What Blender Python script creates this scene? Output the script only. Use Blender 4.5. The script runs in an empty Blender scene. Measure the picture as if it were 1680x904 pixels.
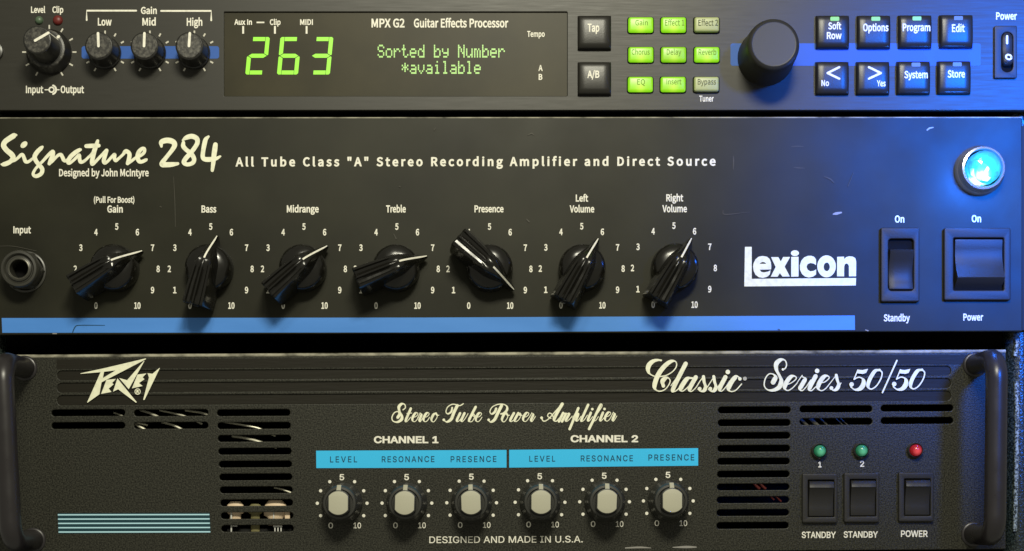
import bpy, bmesh, math, random
from mathutils import Vector, geometry

# ------------------------------------------------------------------ basics
C = bpy.context.scene
random.seed(7)
U = 0.00025                       # metres per unit: the panels are laid out on a quarter-millimetre grid


def W(x, y, d=0.0):
    """Panel grid (x right, y down, d out of the panel) -> world metres."""
    return Vector(((x - 840.0) * U, -d * U, (1000.0 - y) * U))


# ------------------------------------------------------------------ camera
cam_data = bpy.data.cameras.new("camera")
cam = bpy.data.objects.new("camera", cam_data)
C.collection.objects.link(cam)
CAM = (820.0, 820.0, 2800.0)
cam.location = W(*CAM)
cam.rotation_euler = (math.radians(90), 0, 0)
cam_data.sensor_width = 36.0
cam_data.lens = 36.0 * CAM[2] / 1680.0
cam_data.shift_x = (840.0 - CAM[0]) / 1680.0
cam_data.shift_y = (CAM[1] - 452.0) / 1680.0
cam_data.clip_start = 0.01
cam_data.clip_end = 50.0
C.camera = cam
C.render.resolution_x, C.render.resolution_y = 1024, 551

# ------------------------------------------------------------------ world, lamps, exposure
world = bpy.data.worlds.new("World")
C.world = world
world.use_nodes = True
world.node_tree.nodes["Background"].inputs[0].default_value = (1.0, 0.97, 0.78, 1)
world.node_tree.nodes["Background"].inputs[1].default_value = 0.26
C.view_settings.view_transform = "Standard"
C.view_settings.look = "None"
C.view_settings.exposure = 0.0
C.view_settings.gamma = 1.0


def aim(o, target):
    o.rotation_euler = (Vector(target) - o.location).to_track_quat("-Z", "Y").to_euler()


def lamp(name, kind, pos, target, power, colour, size):
    l = bpy.data.lights.new(name, kind)
    o = bpy.data.objects.new(name, l)
    C.collection.objects.link(o)
    o.location = W(*pos)
    l.energy = power
    l.color = colour
    if kind == "AREA":
        l.shape = "DISK"
        l.size = size * U
    else:
        l.shadow_soft_size = size * U
    if target:
        aim(o, W(*target))
    return o


WARM = (1.0, 0.96, 0.77)
lamp("ceiling_bulb", "AREA", (900, -1120, 2900), (800, 450, 0), 3.1, WARM, 460)
lamp("ceiling_bulb", "AREA", (1240, -1230, 2850), (800, 450, 0), 2.5, WARM, 460)
lamp("ceiling_bulb", "AREA", (420, -1250, 2700), (800, 450, 0), 0.9, WARM, 320)
# added blue spot: its sheen stands in for lens glare over the right end
blue = lamp("blue_glare_fill", "SPOT", (2480, -380, 2700), (1740, 250, 0), 88.0, (0.0, 0.15, 1.0), 220)
blue.data.spot_size = math.radians(22)
blue.data.spot_blend = 1.0


# ------------------------------------------------------------------ materials
def M(name, base, rough=0.5, spec=0.5, metal=0.0, coat=0.0):
    m = bpy.data.materials.new(name)
    m.use_nodes = True
    b = m.node_tree.nodes["Principled BSDF"]
    b.inputs["Base Color"].default_value = (*base, 1)
    b.inputs["Roughness"].default_value = rough
    b.inputs["Specular IOR Level"].default_value = spec
    b.inputs["Metallic"].default_value = metal
    b.inputs["Coat Weight"].default_value = coat
    return m


def N(m, kind, **kw):
    n = m.node_tree.nodes.new(kind)
    for k, v in kw.items():
        if k in n.inputs:
            n.inputs[k].default_value = v
        else:
            setattr(n, k, v)
    return n


def L(m, a, ao, b, bi):
    m.node_tree.links.new(a.outputs[ao], b.inputs[bi])


def coords(m, scale):
    t = N(m, "ShaderNodeNewGeometry")
    mp = N(m, "ShaderNodeMapping")
    mp.inputs["Scale"].default_value = scale
    L(m, t, "Position", mp, "Vector")
    return mp


def bsdf(m):
    return m.node_tree.nodes["Principled BSDF"]


def add_bump(m, scale, strength, dist, detail=3.0, aniso=(1, 1, 1)):
    mp = coords(m, aniso)
    n = N(m, "ShaderNodeTexNoise", Scale=scale, Detail=detail)
    bp = N(m, "ShaderNodeBump", Strength=strength, Distance=dist)
    L(m, mp, "Vector", n, "Vector")
    L(m, n, "Fac", bp, "Height")
    L(m, bp, "Normal", bsdf(m), "Normal")
    return n


def add_tint(m, c0, c1, scale, lo, hi, detail=4.0, aniso=(1, 1, 1)):
    """Base colour wanders between two paints: dust and handling marks."""
    mp = coords(m, aniso)
    n = N(m, "ShaderNodeTexNoise", Scale=scale, Detail=detail)
    r = N(m, "ShaderNodeValToRGB")
    r.color_ramp.elements[0].position = lo
    r.color_ramp.elements[1].position = hi
    r.color_ramp.elements[0].color = (*c0, 1)
    r.color_ramp.elements[1].color = (*c1, 1)
    L(m, mp, "Vector", n, "Vector")
    L(m, n, "Fac", r, "Fac")
    L(m, r, "Color", bsdf(m), "Base Color")
    return r


def add_rough(m, lo, hi, scale, detail=4.0, aniso=(1, 1, 1)):
    mp = coords(m, aniso)
    n = N(m, "ShaderNodeTexNoise", Scale=scale, Detail=detail)
    r = N(m, "ShaderNodeMapRange")
    r.inputs["From Min"].default_value = 0.3
    r.inputs["From Max"].default_value = 0.7
    r.inputs["To Min"].default_value = lo
    r.inputs["To Max"].default_value = hi
    L(m, mp, "Vector", n, "Vector")
    L(m, n, "Fac", r, "Value")
    L(m, r, "Result", bsdf(m), "Roughness")


def emit(name, colour, strength, base=(0.02, 0.02, 0.02), rough=0.4):
    m = M(name, base, rough)
    bsdf(m).inputs["Emission Color"].default_value = (*colour, 1)
    bsdf(m).inputs["Emission Strength"].default_value = strength
    return m


MAT = {}
m = MAT["brushed"] = M("brushed_black_aluminium", (0.021, 0.0197, 0.0145), 0.42, 0.34)
add_bump(m, 60, 0.25, 0.000025, 4, (3.0, 20, 70))
add_rough(m, 0.38, 0.46, 30, 5, (2.5, 1, 60))
m = MAT["panel"] = M("black_satin_paint", (0.018, 0.0168, 0.0105), 0.40, 0.17)
add_tint(m, (0.0125, 0.0123, 0.0075), (0.025, 0.0245, 0.0152), 22, 0.32, 0.70, 7)
add_rough(m, 0.36, 0.47, 34, 7)
add_bump(m, 2600, 0.12, 0.00005, 2)
m = MAT["crinkle"] = M("black_crinkle_paint", (0.02, 0.018, 0.012), 0.42, 0.25)
add_tint(m, (0.0075, 0.0074, 0.0052), (0.042, 0.0415, 0.031), 1700, 0.36, 0.66, 2)
add_bump(m, 1500, 0.9, 0.00011, 2)
m = MAT["groove"] = M("groove_black_paint", (0.011, 0.0095, 0.0055), 0.5, 0.2)
add_bump(m, 500, 0.5, 0.0001, 3, (0.2, 1, 2))
m = MAT["edge"] = M("worn_and_lit_panel_edge", (0.20, 0.19, 0.14), 0.55, 0.4)  # wear on the amplifier, painted highlight on the preamplifier
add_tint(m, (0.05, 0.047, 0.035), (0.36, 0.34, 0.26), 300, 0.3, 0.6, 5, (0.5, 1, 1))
m = MAT["steel"] = M("black_chassis_steel", (0.012, 0.012, 0.011), 0.6, 0.3)
m = MAT["dark"] = M("unlit_interior", (0.004, 0.004, 0.004), 0.8, 0.1)
m = MAT["glossy"] = M("glossy_black_phenolic", (0.007, 0.0065, 0.0052), 0.14, 0.5)
add_rough(m, 0.15, 0.28, 220, 4)
m = MAT["knob"] = M("black_knob_plastic", (0.013, 0.0125, 0.011), 0.38, 0.5)
add_bump(m, 1500, 0.35, 0.00008, 2)
m = MAT["cap"] = M("spun_knob_cap", (0.030, 0.029, 0.024), 0.40, 0.5)
add_tint(m, (0.012, 0.011, 0.009), (0.10, 0.095, 0.08), 900, 0.42, 0.75, 3)
add_bump(m, 1300, 0.5, 0.0001, 3)
m = MAT["encoder"] = M("grey_black_encoder_plastic", (0.021, 0.020, 0.016), 0.45, 0.4)
add_bump(m, 1800, 0.3, 0.00006, 2)
m = MAT["button"] = M("black_button_plastic", (0.015, 0.014, 0.0115), 0.33, 0.36)
add_bump(m, 2200, 0.4, 0.00006, 2)
m = MAT["switch"] = M("black_switch_plastic", (0.018, 0.017, 0.015), 0.48, 0.34)
add_bump(m, 1600, 0.45, 0.0001, 3)
m = MAT["handle"] = M("black_handle_enamel", (0.019, 0.0165, 0.018), 0.32, 0.5)
add_rough(m, 0.27, 0.42, 120, 4)
m = MAT["window"] = M("smoked_display_window", (0.030, 0.026, 0.012), 0.38, 0.15)
add_tint(m, (0.026, 0.023, 0.011), (0.038, 0.033, 0.016), 40, 0.35, 0.65, 4)
MAT["ink"] = M("cream_ink", (0.80, 0.78, 0.68), 0.55, 0.2)
add_tint(MAT["ink"], (0.70, 0.68, 0.59), (0.84, 0.82, 0.72), 700, 0.3, 0.55, 3)
MAT["yellow_ink"] = M("pale_yellow_ink", (0.84, 0.83, 0.64), 0.55, 0.2)
add_tint(MAT["yellow_ink"], (0.72, 0.72, 0.55), (0.86, 0.86, 0.66), 500, 0.3, 0.55, 4)
MAT["grey_ink"] = M("grey_ink", (0.42, 0.41, 0.36), 0.6, 0.2)
MAT["tick"] = M("worn_tick_ink", (0.58, 0.56, 0.48), 0.6, 0.2)
MAT["green_ink"] = M("dark_green_ink", (0.15, 0.24, 0.035), 0.6, 0.2)
MAT["olive_ink"] = M("dark_olive_ink", (0.07, 0.08, 0.03), 0.6, 0.2)
MAT["navy_ink"] = M("dark_blue_ink", (0.012, 0.055, 0.10), 0.6, 0.2)
m = MAT["blue_bar"] = M("blue_bar_ink", (0.030, 0.105, 0.40), 0.5, 0.25)
m = MAT["blue_stripe"] = M("cornflower_blue_stripe", (0.085, 0.285, 0.74), 0.5, 0.25)
add_tint(m, (0.062, 0.225, 0.64), (0.078, 0.26, 0.72), 60, 0.3, 0.7, 5, (0.4, 1, 2))
m = MAT["cyan_band"] = M("sky_blue_band_ink", (0.040, 0.50, 0.90), 0.5, 0.25)
MAT["teal"] = M("dark_teal_ink", (0.010, 0.045, 0.062), 0.5, 0.25)
MAT["pale_blue"] = M("pale_blue_line_ink", (0.46, 0.74, 0.86), 0.5, 0.2)
MAT["bezel"] = M("chrome_lamp_bezel", (0.72, 0.69, 0.70), 0.22, 0.5, 0.9)
MAT["nickel"] = M("dull_nickel", (0.17, 0.165, 0.14), 0.32, 0.5, 0.85)
MAT["jack"] = M("black_jack_plastic", (0.035, 0.034, 0.028), 0.34, 0.5)
MAT["unlit_button"] = M("khaki_translucent_button", (0.40, 0.44, 0.19), 0.42, 0.5)
MAT["dim_led"] = M("unlit_green_led_lens", (0.075, 0.12, 0.07), 0.4, 0.5)
MAT["clip_led"] = M("dark_red_led_lens", (0.13, 0.014, 0.011), 0.45, 0.5)
MAT["digit"] = emit("green_seven_segment_light", (0.34, 1.0, 0.004), 1.0)
MAT["dots"] = emit("pale_green_dot_light", (0.52, 0.96, 0.20), 0.85)
MAT["lit_lens"] = emit("green_indicator_light", (0.30, 0.90, 0.08), 0.85)
MAT["unlit_lens"] = M("grey_unlit_indicator", (0.10, 0.10, 0.10), 0.4, 0.5)
MAT["chip"] = M("bare_metal_chip", (0.26, 0.25, 0.23), 0.5, 0.5)
MAT["faint"] = M("faint_scuff", (0.048, 0.045, 0.034), 0.5, 0.3)
MAT["cream_cap"] = M("grey_cream_knob_cap", (0.42, 0.41, 0.32), 0.45, 0.4)
add_bump(MAT["cream_cap"], 1500, 0.2, 0.00006, 2)
MAT["skirt"] = M("dark_knob_skirt", (0.030, 0.030, 0.026), 0.36, 0.5)
m = MAT["rail_glint"] = M("speckled_rail_highlight", (0.1, 0.12, 0.11), 0.5, 0.4)  # pale flecks painted for the highlight down the rail
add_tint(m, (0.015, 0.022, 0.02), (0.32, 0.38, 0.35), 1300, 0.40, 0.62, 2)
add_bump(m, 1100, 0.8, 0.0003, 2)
MAT["wire"] = M("pale_tinned_wire", (0.62, 0.60, 0.48), 0.35, 0.5, 0.3)
MAT["red_wire"] = M("red_wire_sleeve", (0.10, 0.014, 0.012), 0.5, 0.4)
MAT["capacitor"] = M("peach_capacitor_sleeve", (0.80, 0.62, 0.43), 0.5, 0.4)
MAT["board"] = M("olive_circuit_board", (0.20, 0.18, 0.08), 0.6, 0.3)
MAT["tin"] = M("bright_component_tin", (0.62, 0.62, 0.58), 0.4, 0.5)
m = MAT["rail"] = M("speckled_green_black_rail", (0.012, 0.018, 0.016), 0.26, 0.6)
add_tint(m, (0.006, 0.010, 0.009), (0.055, 0.075, 0.065), 1400, 0.45, 0.75, 2)
add_bump(m, 1100, 0.7, 0.0003, 2)
m = MAT["case"] = M("rack_case_vinyl", (0.008, 0.009, 0.009), 0.6, 0.3)
add_bump(m, 500, 0.5, 0.0003, 3)

# a lime push button lit from inside by one small lamp below its middle
m = MAT["lit_button"] = M("lime_lit_button", (0.14, 0.22, 0.015), 0.35, 0.5)
tc = N(m, "ShaderNodeTexCoord")
mp = N(m, "ShaderNodeMapping")
mp.inputs["Location"].default_value = (-0.5, 0, -0.17)
mp.inputs["Scale"].default_value = (1.0, 0.0, 0.62)
ln = N(m, "ShaderNodeVectorMath", operation="LENGTH")
rp = N(m, "ShaderNodeValToRGB")
rp.color_ramp.elements[0].position = 0.0
rp.color_ramp.elements[0].color = (0.56, 0.86, 0.06, 1)
rp.color_ramp.elements[1].position = 0.62
rp.color_ramp.elements[1].color = (0.15, 0.55, 0.003, 1)
e = rp.color_ramp.elements.new(0.24)
e.color = (0.26, 0.68, 0.010, 1)
L(m, tc, "Generated", mp, "Vector")
mp.vector_type = "POINT"
L(m, mp, "Vector", ln, 0)
L(m, ln, "Value", rp, "Fac")
L(m, rp, "Color", bsdf(m), "Emission Color")
oi = N(m, "ShaderNodeObjectInfo")                       # each little lamp burns a touch differently
mr = N(m, "ShaderNodeMapRange")
mr.inputs["To Min"].default_value = 0.78
mr.inputs["To Max"].default_value = 1.02
L(m, oi, "Random", mr, "Value")
L(m, mr, "Result", bsdf(m), "Emission Strength")

# indicator lamps: a tinted lens with a brighter die low inside it
def led(name, base, core, rim, strength):
    m = M(name, base, 0.2, 0.5)
    tc = N(m, "ShaderNodeTexCoord")
    mp = N(m, "ShaderNodeMapping")
    mp.inputs["Location"].default_value = (-0.52, 0, -0.40)
    mp.inputs["Scale"].default_value = (1.0, 0.0, 1.0)
    ln = N(m, "ShaderNodeVectorMath", operation="LENGTH")
    rp = N(m, "ShaderNodeValToRGB")
    rp.color_ramp.elements[0].position = 0.10
    rp.color_ramp.elements[0].color = (*core, 1)
    rp.color_ramp.elements[1].position = 0.42
    rp.color_ramp.elements[1].color = (*rim, 1)
    L(m, tc, "Generated", mp, "Vector")
    L(m, mp, "Vector", ln, 0)
    L(m, ln, "Value", rp, "Fac")
    L(m, rp, "Color", bsdf(m), "Emission Color")
    bsdf(m).inputs["Emission Strength"].default_value = strength
    return m


MAT["green_led"] = led("green_led_lens", (0.03, 0.18, 0.09), (0.12, 0.50, 0.26), (0.01, 0.10, 0.045), 0.6)
MAT["red_led"] = led("red_led_lens", (0.30, 0.012, 0.018), (0.85, 0.10, 0.10), (0.22, 0.006, 0.008), 0.6)

# the blue jewel: faceted lens with the lamp burning low inside it
m = MAT["jewel"] = M("blue_jewel_lens", (0.02, 0.10, 0.22), 0.08, 0.6)
tc = N(m, "ShaderNodeTexCoord")
mp = N(m, "ShaderNodeMapping")
mp.inputs["Location"].default_value = (-0.36, 0, -0.24)
mp.inputs["Scale"].default_value = (1.0, 0.0, 1.0)
vo = N(m, "ShaderNodeTexVoronoi", Scale=4.5)
ln = N(m, "ShaderNodeVectorMath", operation="LENGTH")
mx = N(m, "ShaderNodeMath", operation="MULTIPLY_ADD")
sep = N(m, "ShaderNodeSeparateColor")
rp = N(m, "ShaderNodeValToRGB")
cr = rp.color_ramp
cr.elements[0].position = 0.27
cr.elements[0].color = (1.5, 1.6, 1.6, 1)
cr.elements[1].position = 0.80
cr.elements[1].color = (0.03, 0.26, 0.72, 1)
e = cr.elements.new(0.37)
e.color = (0.16, 0.95, 1.0, 1)
e = cr.elements.new(0.46)
e.color = (0.03, 0.66, 0.80, 1)
L(m, tc, "Generated", mp, "Vector")
L(m, tc, "Generated", vo, "Vector")
L(m, mp, "Vector", ln, 0)
L(m, vo, "Color", sep, "Color")
mx.inputs[1].default_value = 0.30
L(m, sep, "Red", mx, 0)
L(m, ln, "Value", mx, 2)
L(m, mx, "Value", rp, "Fac")
L(m, rp, "Color", bsdf(m), "Emission Color")
bsdf(m).inputs["Emission Strength"].default_value = 1.1


# ------------------------------------------------------------------ object builders
def world_of(o):
    p = Vector(o.location)
    while o.parent:
        o = o.parent
        p = p + Vector(o.location)
    return p


def thing(name, label, cat, base):
    o = bpy.data.objects.new(name, None)
    C.collection.objects.link(o)
    o.empty_display_size = 0.02
    o.location = W(*base)
    o["label"] = label
    o["category"] = cat
    return o


def link_mesh(name, me, mat, parent, loc, smooth=40):
    o = bpy.data.objects.new(name, me)
    C.collection.objects.link(o)
    if mat is not None:
        for mm in (mat if isinstance(mat, (list, tuple)) else [mat]):
            me.materials.append(MAT[mm] if isinstance(mm, str) else mm)
    o.parent = parent
    o.location = loc - (world_of(parent) if parent else Vector())
    if smooth:
        me.shade_smooth()
        me.set_sharp_from_angle(angle=math.radians(smooth))
    return o


def finish(name, bm, mat, parent, origin=None, smooth=40, flat=False):
    """bmesh in panel units (x right, y down, d out) -> one mesh object."""
    if origin is None:
        xs = [v.co.x for v in bm.verts]
        ys = [v.co.y for v in bm.verts]
        zs = [v.co.z for v in bm.verts]
        origin = ((min(xs) + max(xs)) / 2, (min(ys) + max(ys)) / 2, min(zs))
    ox, oy, od = origin
    for v in bm.verts:
        x, y, d = v.co
        v.co = ((x - ox) * U, -(d - od) * U, -(y - oy) * U)
    if flat:
        bm.normal_update()
        bad = [f for f in bm.faces if f.normal.y > 0]
        if bad:
            bmesh.ops.reverse_faces(bm, faces=bad)
    else:
        bmesh.ops.recalc_face_normals(bm, faces=bm.faces[:])
    me = bpy.data.meshes.new(name)
    bm.to_mesh(me)
    bm.free()
    return link_mesh(name, me, mat, parent, W(ox, oy, od), smooth)


def new():
    return bmesh.new()


def add_box(bm, x0, x1, y0, y1, d0, d1, bevel=0.0, seg=2, taper=0.0):
    t = taper
    co = [(x0, y0, d0), (x1, y0, d0), (x1, y1, d0), (x0, y1, d0),
          (x0 + t, y0 + t, d1), (x1 - t, y0 + t, d1), (x1 - t, y1 - t, d1), (x0 + t, y1 - t, d1)]
    vs = [bm.verts.new(c) for c in co]
    fs = [bm.faces.new([vs[i] for i in q]) for q in
          ((3, 2, 1, 0), (4, 5, 6, 7), (0, 1, 5, 4), (1, 2, 6, 5), (2, 3, 7, 6), (3, 0, 4, 7))]
    if bevel:
        es = list({e for f in fs for e in f.edges})
        bmesh.ops.bevel(bm, geom=es, offset=bevel, segments=seg, profile=0.5, affect="EDGES")


def add_lathe(bm, prof, cx=0.0, cy=0.0, seg=48, ripple=None):
    """prof: list of (radius, d); radius 0 closes the end."""
    rings = []
    for k, (r, d) in enumerate(prof):
        if r <= 1e-6:
            rings.append([bm.verts.new((cx, cy, d))])
        else:
            ring = []
            for i in range(seg):
                a = 2 * math.pi * i / seg
                rr = r
                if ripple and ripple[0] <= k <= ripple[1]:
                    rr = r * (1.0 - ripple[2] * (i % 2))
                ring.append(bm.verts.new((cx + rr * math.cos(a), cy + rr * math.sin(a), d)))
            rings.append(ring)
    for a, b in zip(rings, rings[1:]):
        if len(a) == 1 and len(b) == 1:
            continue
        for i in range(seg):
            j = (i + 1) % seg
            if len(a) == 1:
                bm.faces.new((a[0], b[i], b[j]))
            elif len(b) == 1:
                bm.faces.new((a[i], a[j], b[0]))
            else:
                bm.faces.new((a[i], a[j], b[j], b[i]))


def add_tube(bm, pts, r, seg=16, caps=True):
    P = [Vector(p) for p in pts]
    rings = []
    up = Vector((0.12, 0.2, 1.0)).normalized()
    prev = None
    for i, p in enumerate(P):
        t = (P[min(i + 1, len(P) - 1)] - P[max(i - 1, 0)]).normalized()
        if prev is None:
            n = up.cross(t)
            if n.length < 1e-3:
                n = Vector((1, 0, 0)).cross(t)
            n.normalize()
        else:
            n = (prev - t * prev.dot(t)).normalized()
        prev = n
        b = t.cross(n)
        rr = r[i] if isinstance(r, (list, tuple)) else r
        rings.append([bm.verts.new(p + (n * math.cos(a) + b * math.sin(a)) * rr)
                      for a in (2 * math.pi * k / seg for k in range(seg))])
    for a, b in zip(rings, rings[1:]):
        for i in range(seg):
            j = (i + 1) % seg
            bm.faces.new((a[i], a[j], b[j], b[i]))
    if caps:
        bm.faces.new(rings[0][::-1])
        bm.faces.new(rings[-1])


def spline(pts, n=8):
    """Catmull-Rom through the points."""
    P = [Vector(p) for p in pts]
    if len(P) < 3:
        return [P[0].lerp(P[-1], i / n) for i in range(n + 1)]
    Q = [P[0] * 2 - P[1]] + P + [P[-1] * 2 - P[-2]]
    out = []
    for i in range(1, len(Q) - 2):
        p0, p1, p2, p3 = Q[i - 1:i + 3]
        for k in range(n):
            t = k / n
            out.append(0.5 * ((2 * p1) + (p2 - p0) * t + (2 * p0 - 5 * p1 + 4 * p2 - p3) * t * t
                              + (3 * p1 - p0 - 3 * p2 + p3) * t ** 3))
    out.append(P[-1])
    return out


def curve_mesh(polys, extrude=0.0, bevel=0.0, res=2):
    """Fill closed outlines (with holes) -> mesh in panel units, y up still as given."""
    cu = bpy.data.curves.new("outline", "CURVE")
    cu.dimensions = "2D"
    cu.fill_mode = "BOTH"
    cu.extrude = extrude
    cu.bevel_depth = bevel
    cu.bevel_resolution = res
    cu.offset = -bevel if bevel else 0.0
    for p in polys:
        s = cu.splines.new("POLY")
        s.points.add(len(p) - 1)
        for q, (x, y) in zip(s.points, p):
            q.co = (x, y, 0, 1)
        s.use_cyclic_u = True
    o = bpy.data.objects.new("outline", cu)
    C.collection.objects.link(o)
    dg = bpy.context.evaluated_depsgraph_get()
    me = bpy.data.meshes.new_from_object(o.evaluated_get(dg))
    bpy.data.objects.remove(o)
    bpy.data.curves.remove(cu)
    return me


def wind(p, polys):
    """Winding number of the outlines round a point."""
    n = 0
    px, py = p
    for q in polys:
        for (x0, y0), (x1, y1) in zip(q, q[1:] + q[:1]):
            if (y0 <= py) != (y1 <= py):
                s = (x1 - x0) * (py - y0) - (px - x0) * (y1 - y0)
                if y0 <= py and s > 0:
                    n += 1
                elif y1 <= py and s < 0:
                    n -= 1
    return n


def film(name, polys, d, mat, parent, origin=None, nonzero=False):
    """A thin printed film bounded by outlines (holes allowed)."""
    bm = new()
    for grp in (polys if nonzero else [polys]):
        co, ed = [], []
        for p in grp:
            k = len(co)
            co += [Vector(q) for q in p]
            ed += [(k + i, k + (i + 1) % len(p)) for i in range(len(p))]
        vs, _, fs, *_ = geometry.delaunay_2d_cdt(co, ed, [], 0, 1e-4)
        bv = [None] * len(vs)
        for f in fs:
            cx = sum(vs[i].x for i in f) / 3
            cy = sum(vs[i].y for i in f) / 3
            w = wind((cx, cy), grp)
            if (w != 0) if nonzero else (w % 2 != 0):
                for i in f:
                    if bv[i] is None:
                        bv[i] = bm.verts.new((vs[i].x, vs[i].y, d))
                bm.faces.new([bv[i] for i in f])
    return finish(name, bm, mat, parent, origin, 0, flat=True)


def shape(name, polys, d0, d1, mat, parent, bevel=0.0, origin=None, res=2, smooth=40):
    """Outlines in panel units, filled; solid between depths d0 and d1 (equal: a printed film)."""
    if d0 == d1:
        return film(name, polys, d0, mat, parent, origin)
    h = (d1 - d0) / 2
    me0 = curve_mesh(polys, max(h - bevel, 0.0), bevel, res)
    bm = new()
    bm.from_mesh(me0)
    bpy.data.meshes.remove(me0)
    for v in bm.verts:
        v.co.z += (d0 + d1) / 2
    if h > 0:
        bmesh.ops.remove_doubles(bm, verts=bm.verts[:], dist=0.01)
    return finish(name, bm, mat, parent, origin, smooth)


def round_rect(x0, x1, y0, y1, r, n=5):
    out = []
    for cx, cy, a0 in ((x1 - r, y0 + r, -90), (x1 - r, y1 - r, 0), (x0 + r, y1 - r, 90), (x0 + r, y0 + r, 180)):
        for k in range(n + 1):
            a = math.radians(a0 + 90 * k / n)
            out.append((cx + r * math.cos(a), cy + r * math.sin(a)))
    return out


def ellipse(cx, cy, rx, ry=None, n=32, rot=0.0):
    ry = rx if ry is None else ry
    c, s = math.cos(rot), math.sin(rot)
    out = []
    for k in range(n):
        a = 2 * math.pi * k / n
        x, y = rx * math.cos(a), ry * math.sin(a)
        out.append((cx + x * c - y * s, cy + x * s + y * c))
    return out


INK = 0.4        # ink film stands this far proud of its panel


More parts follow.
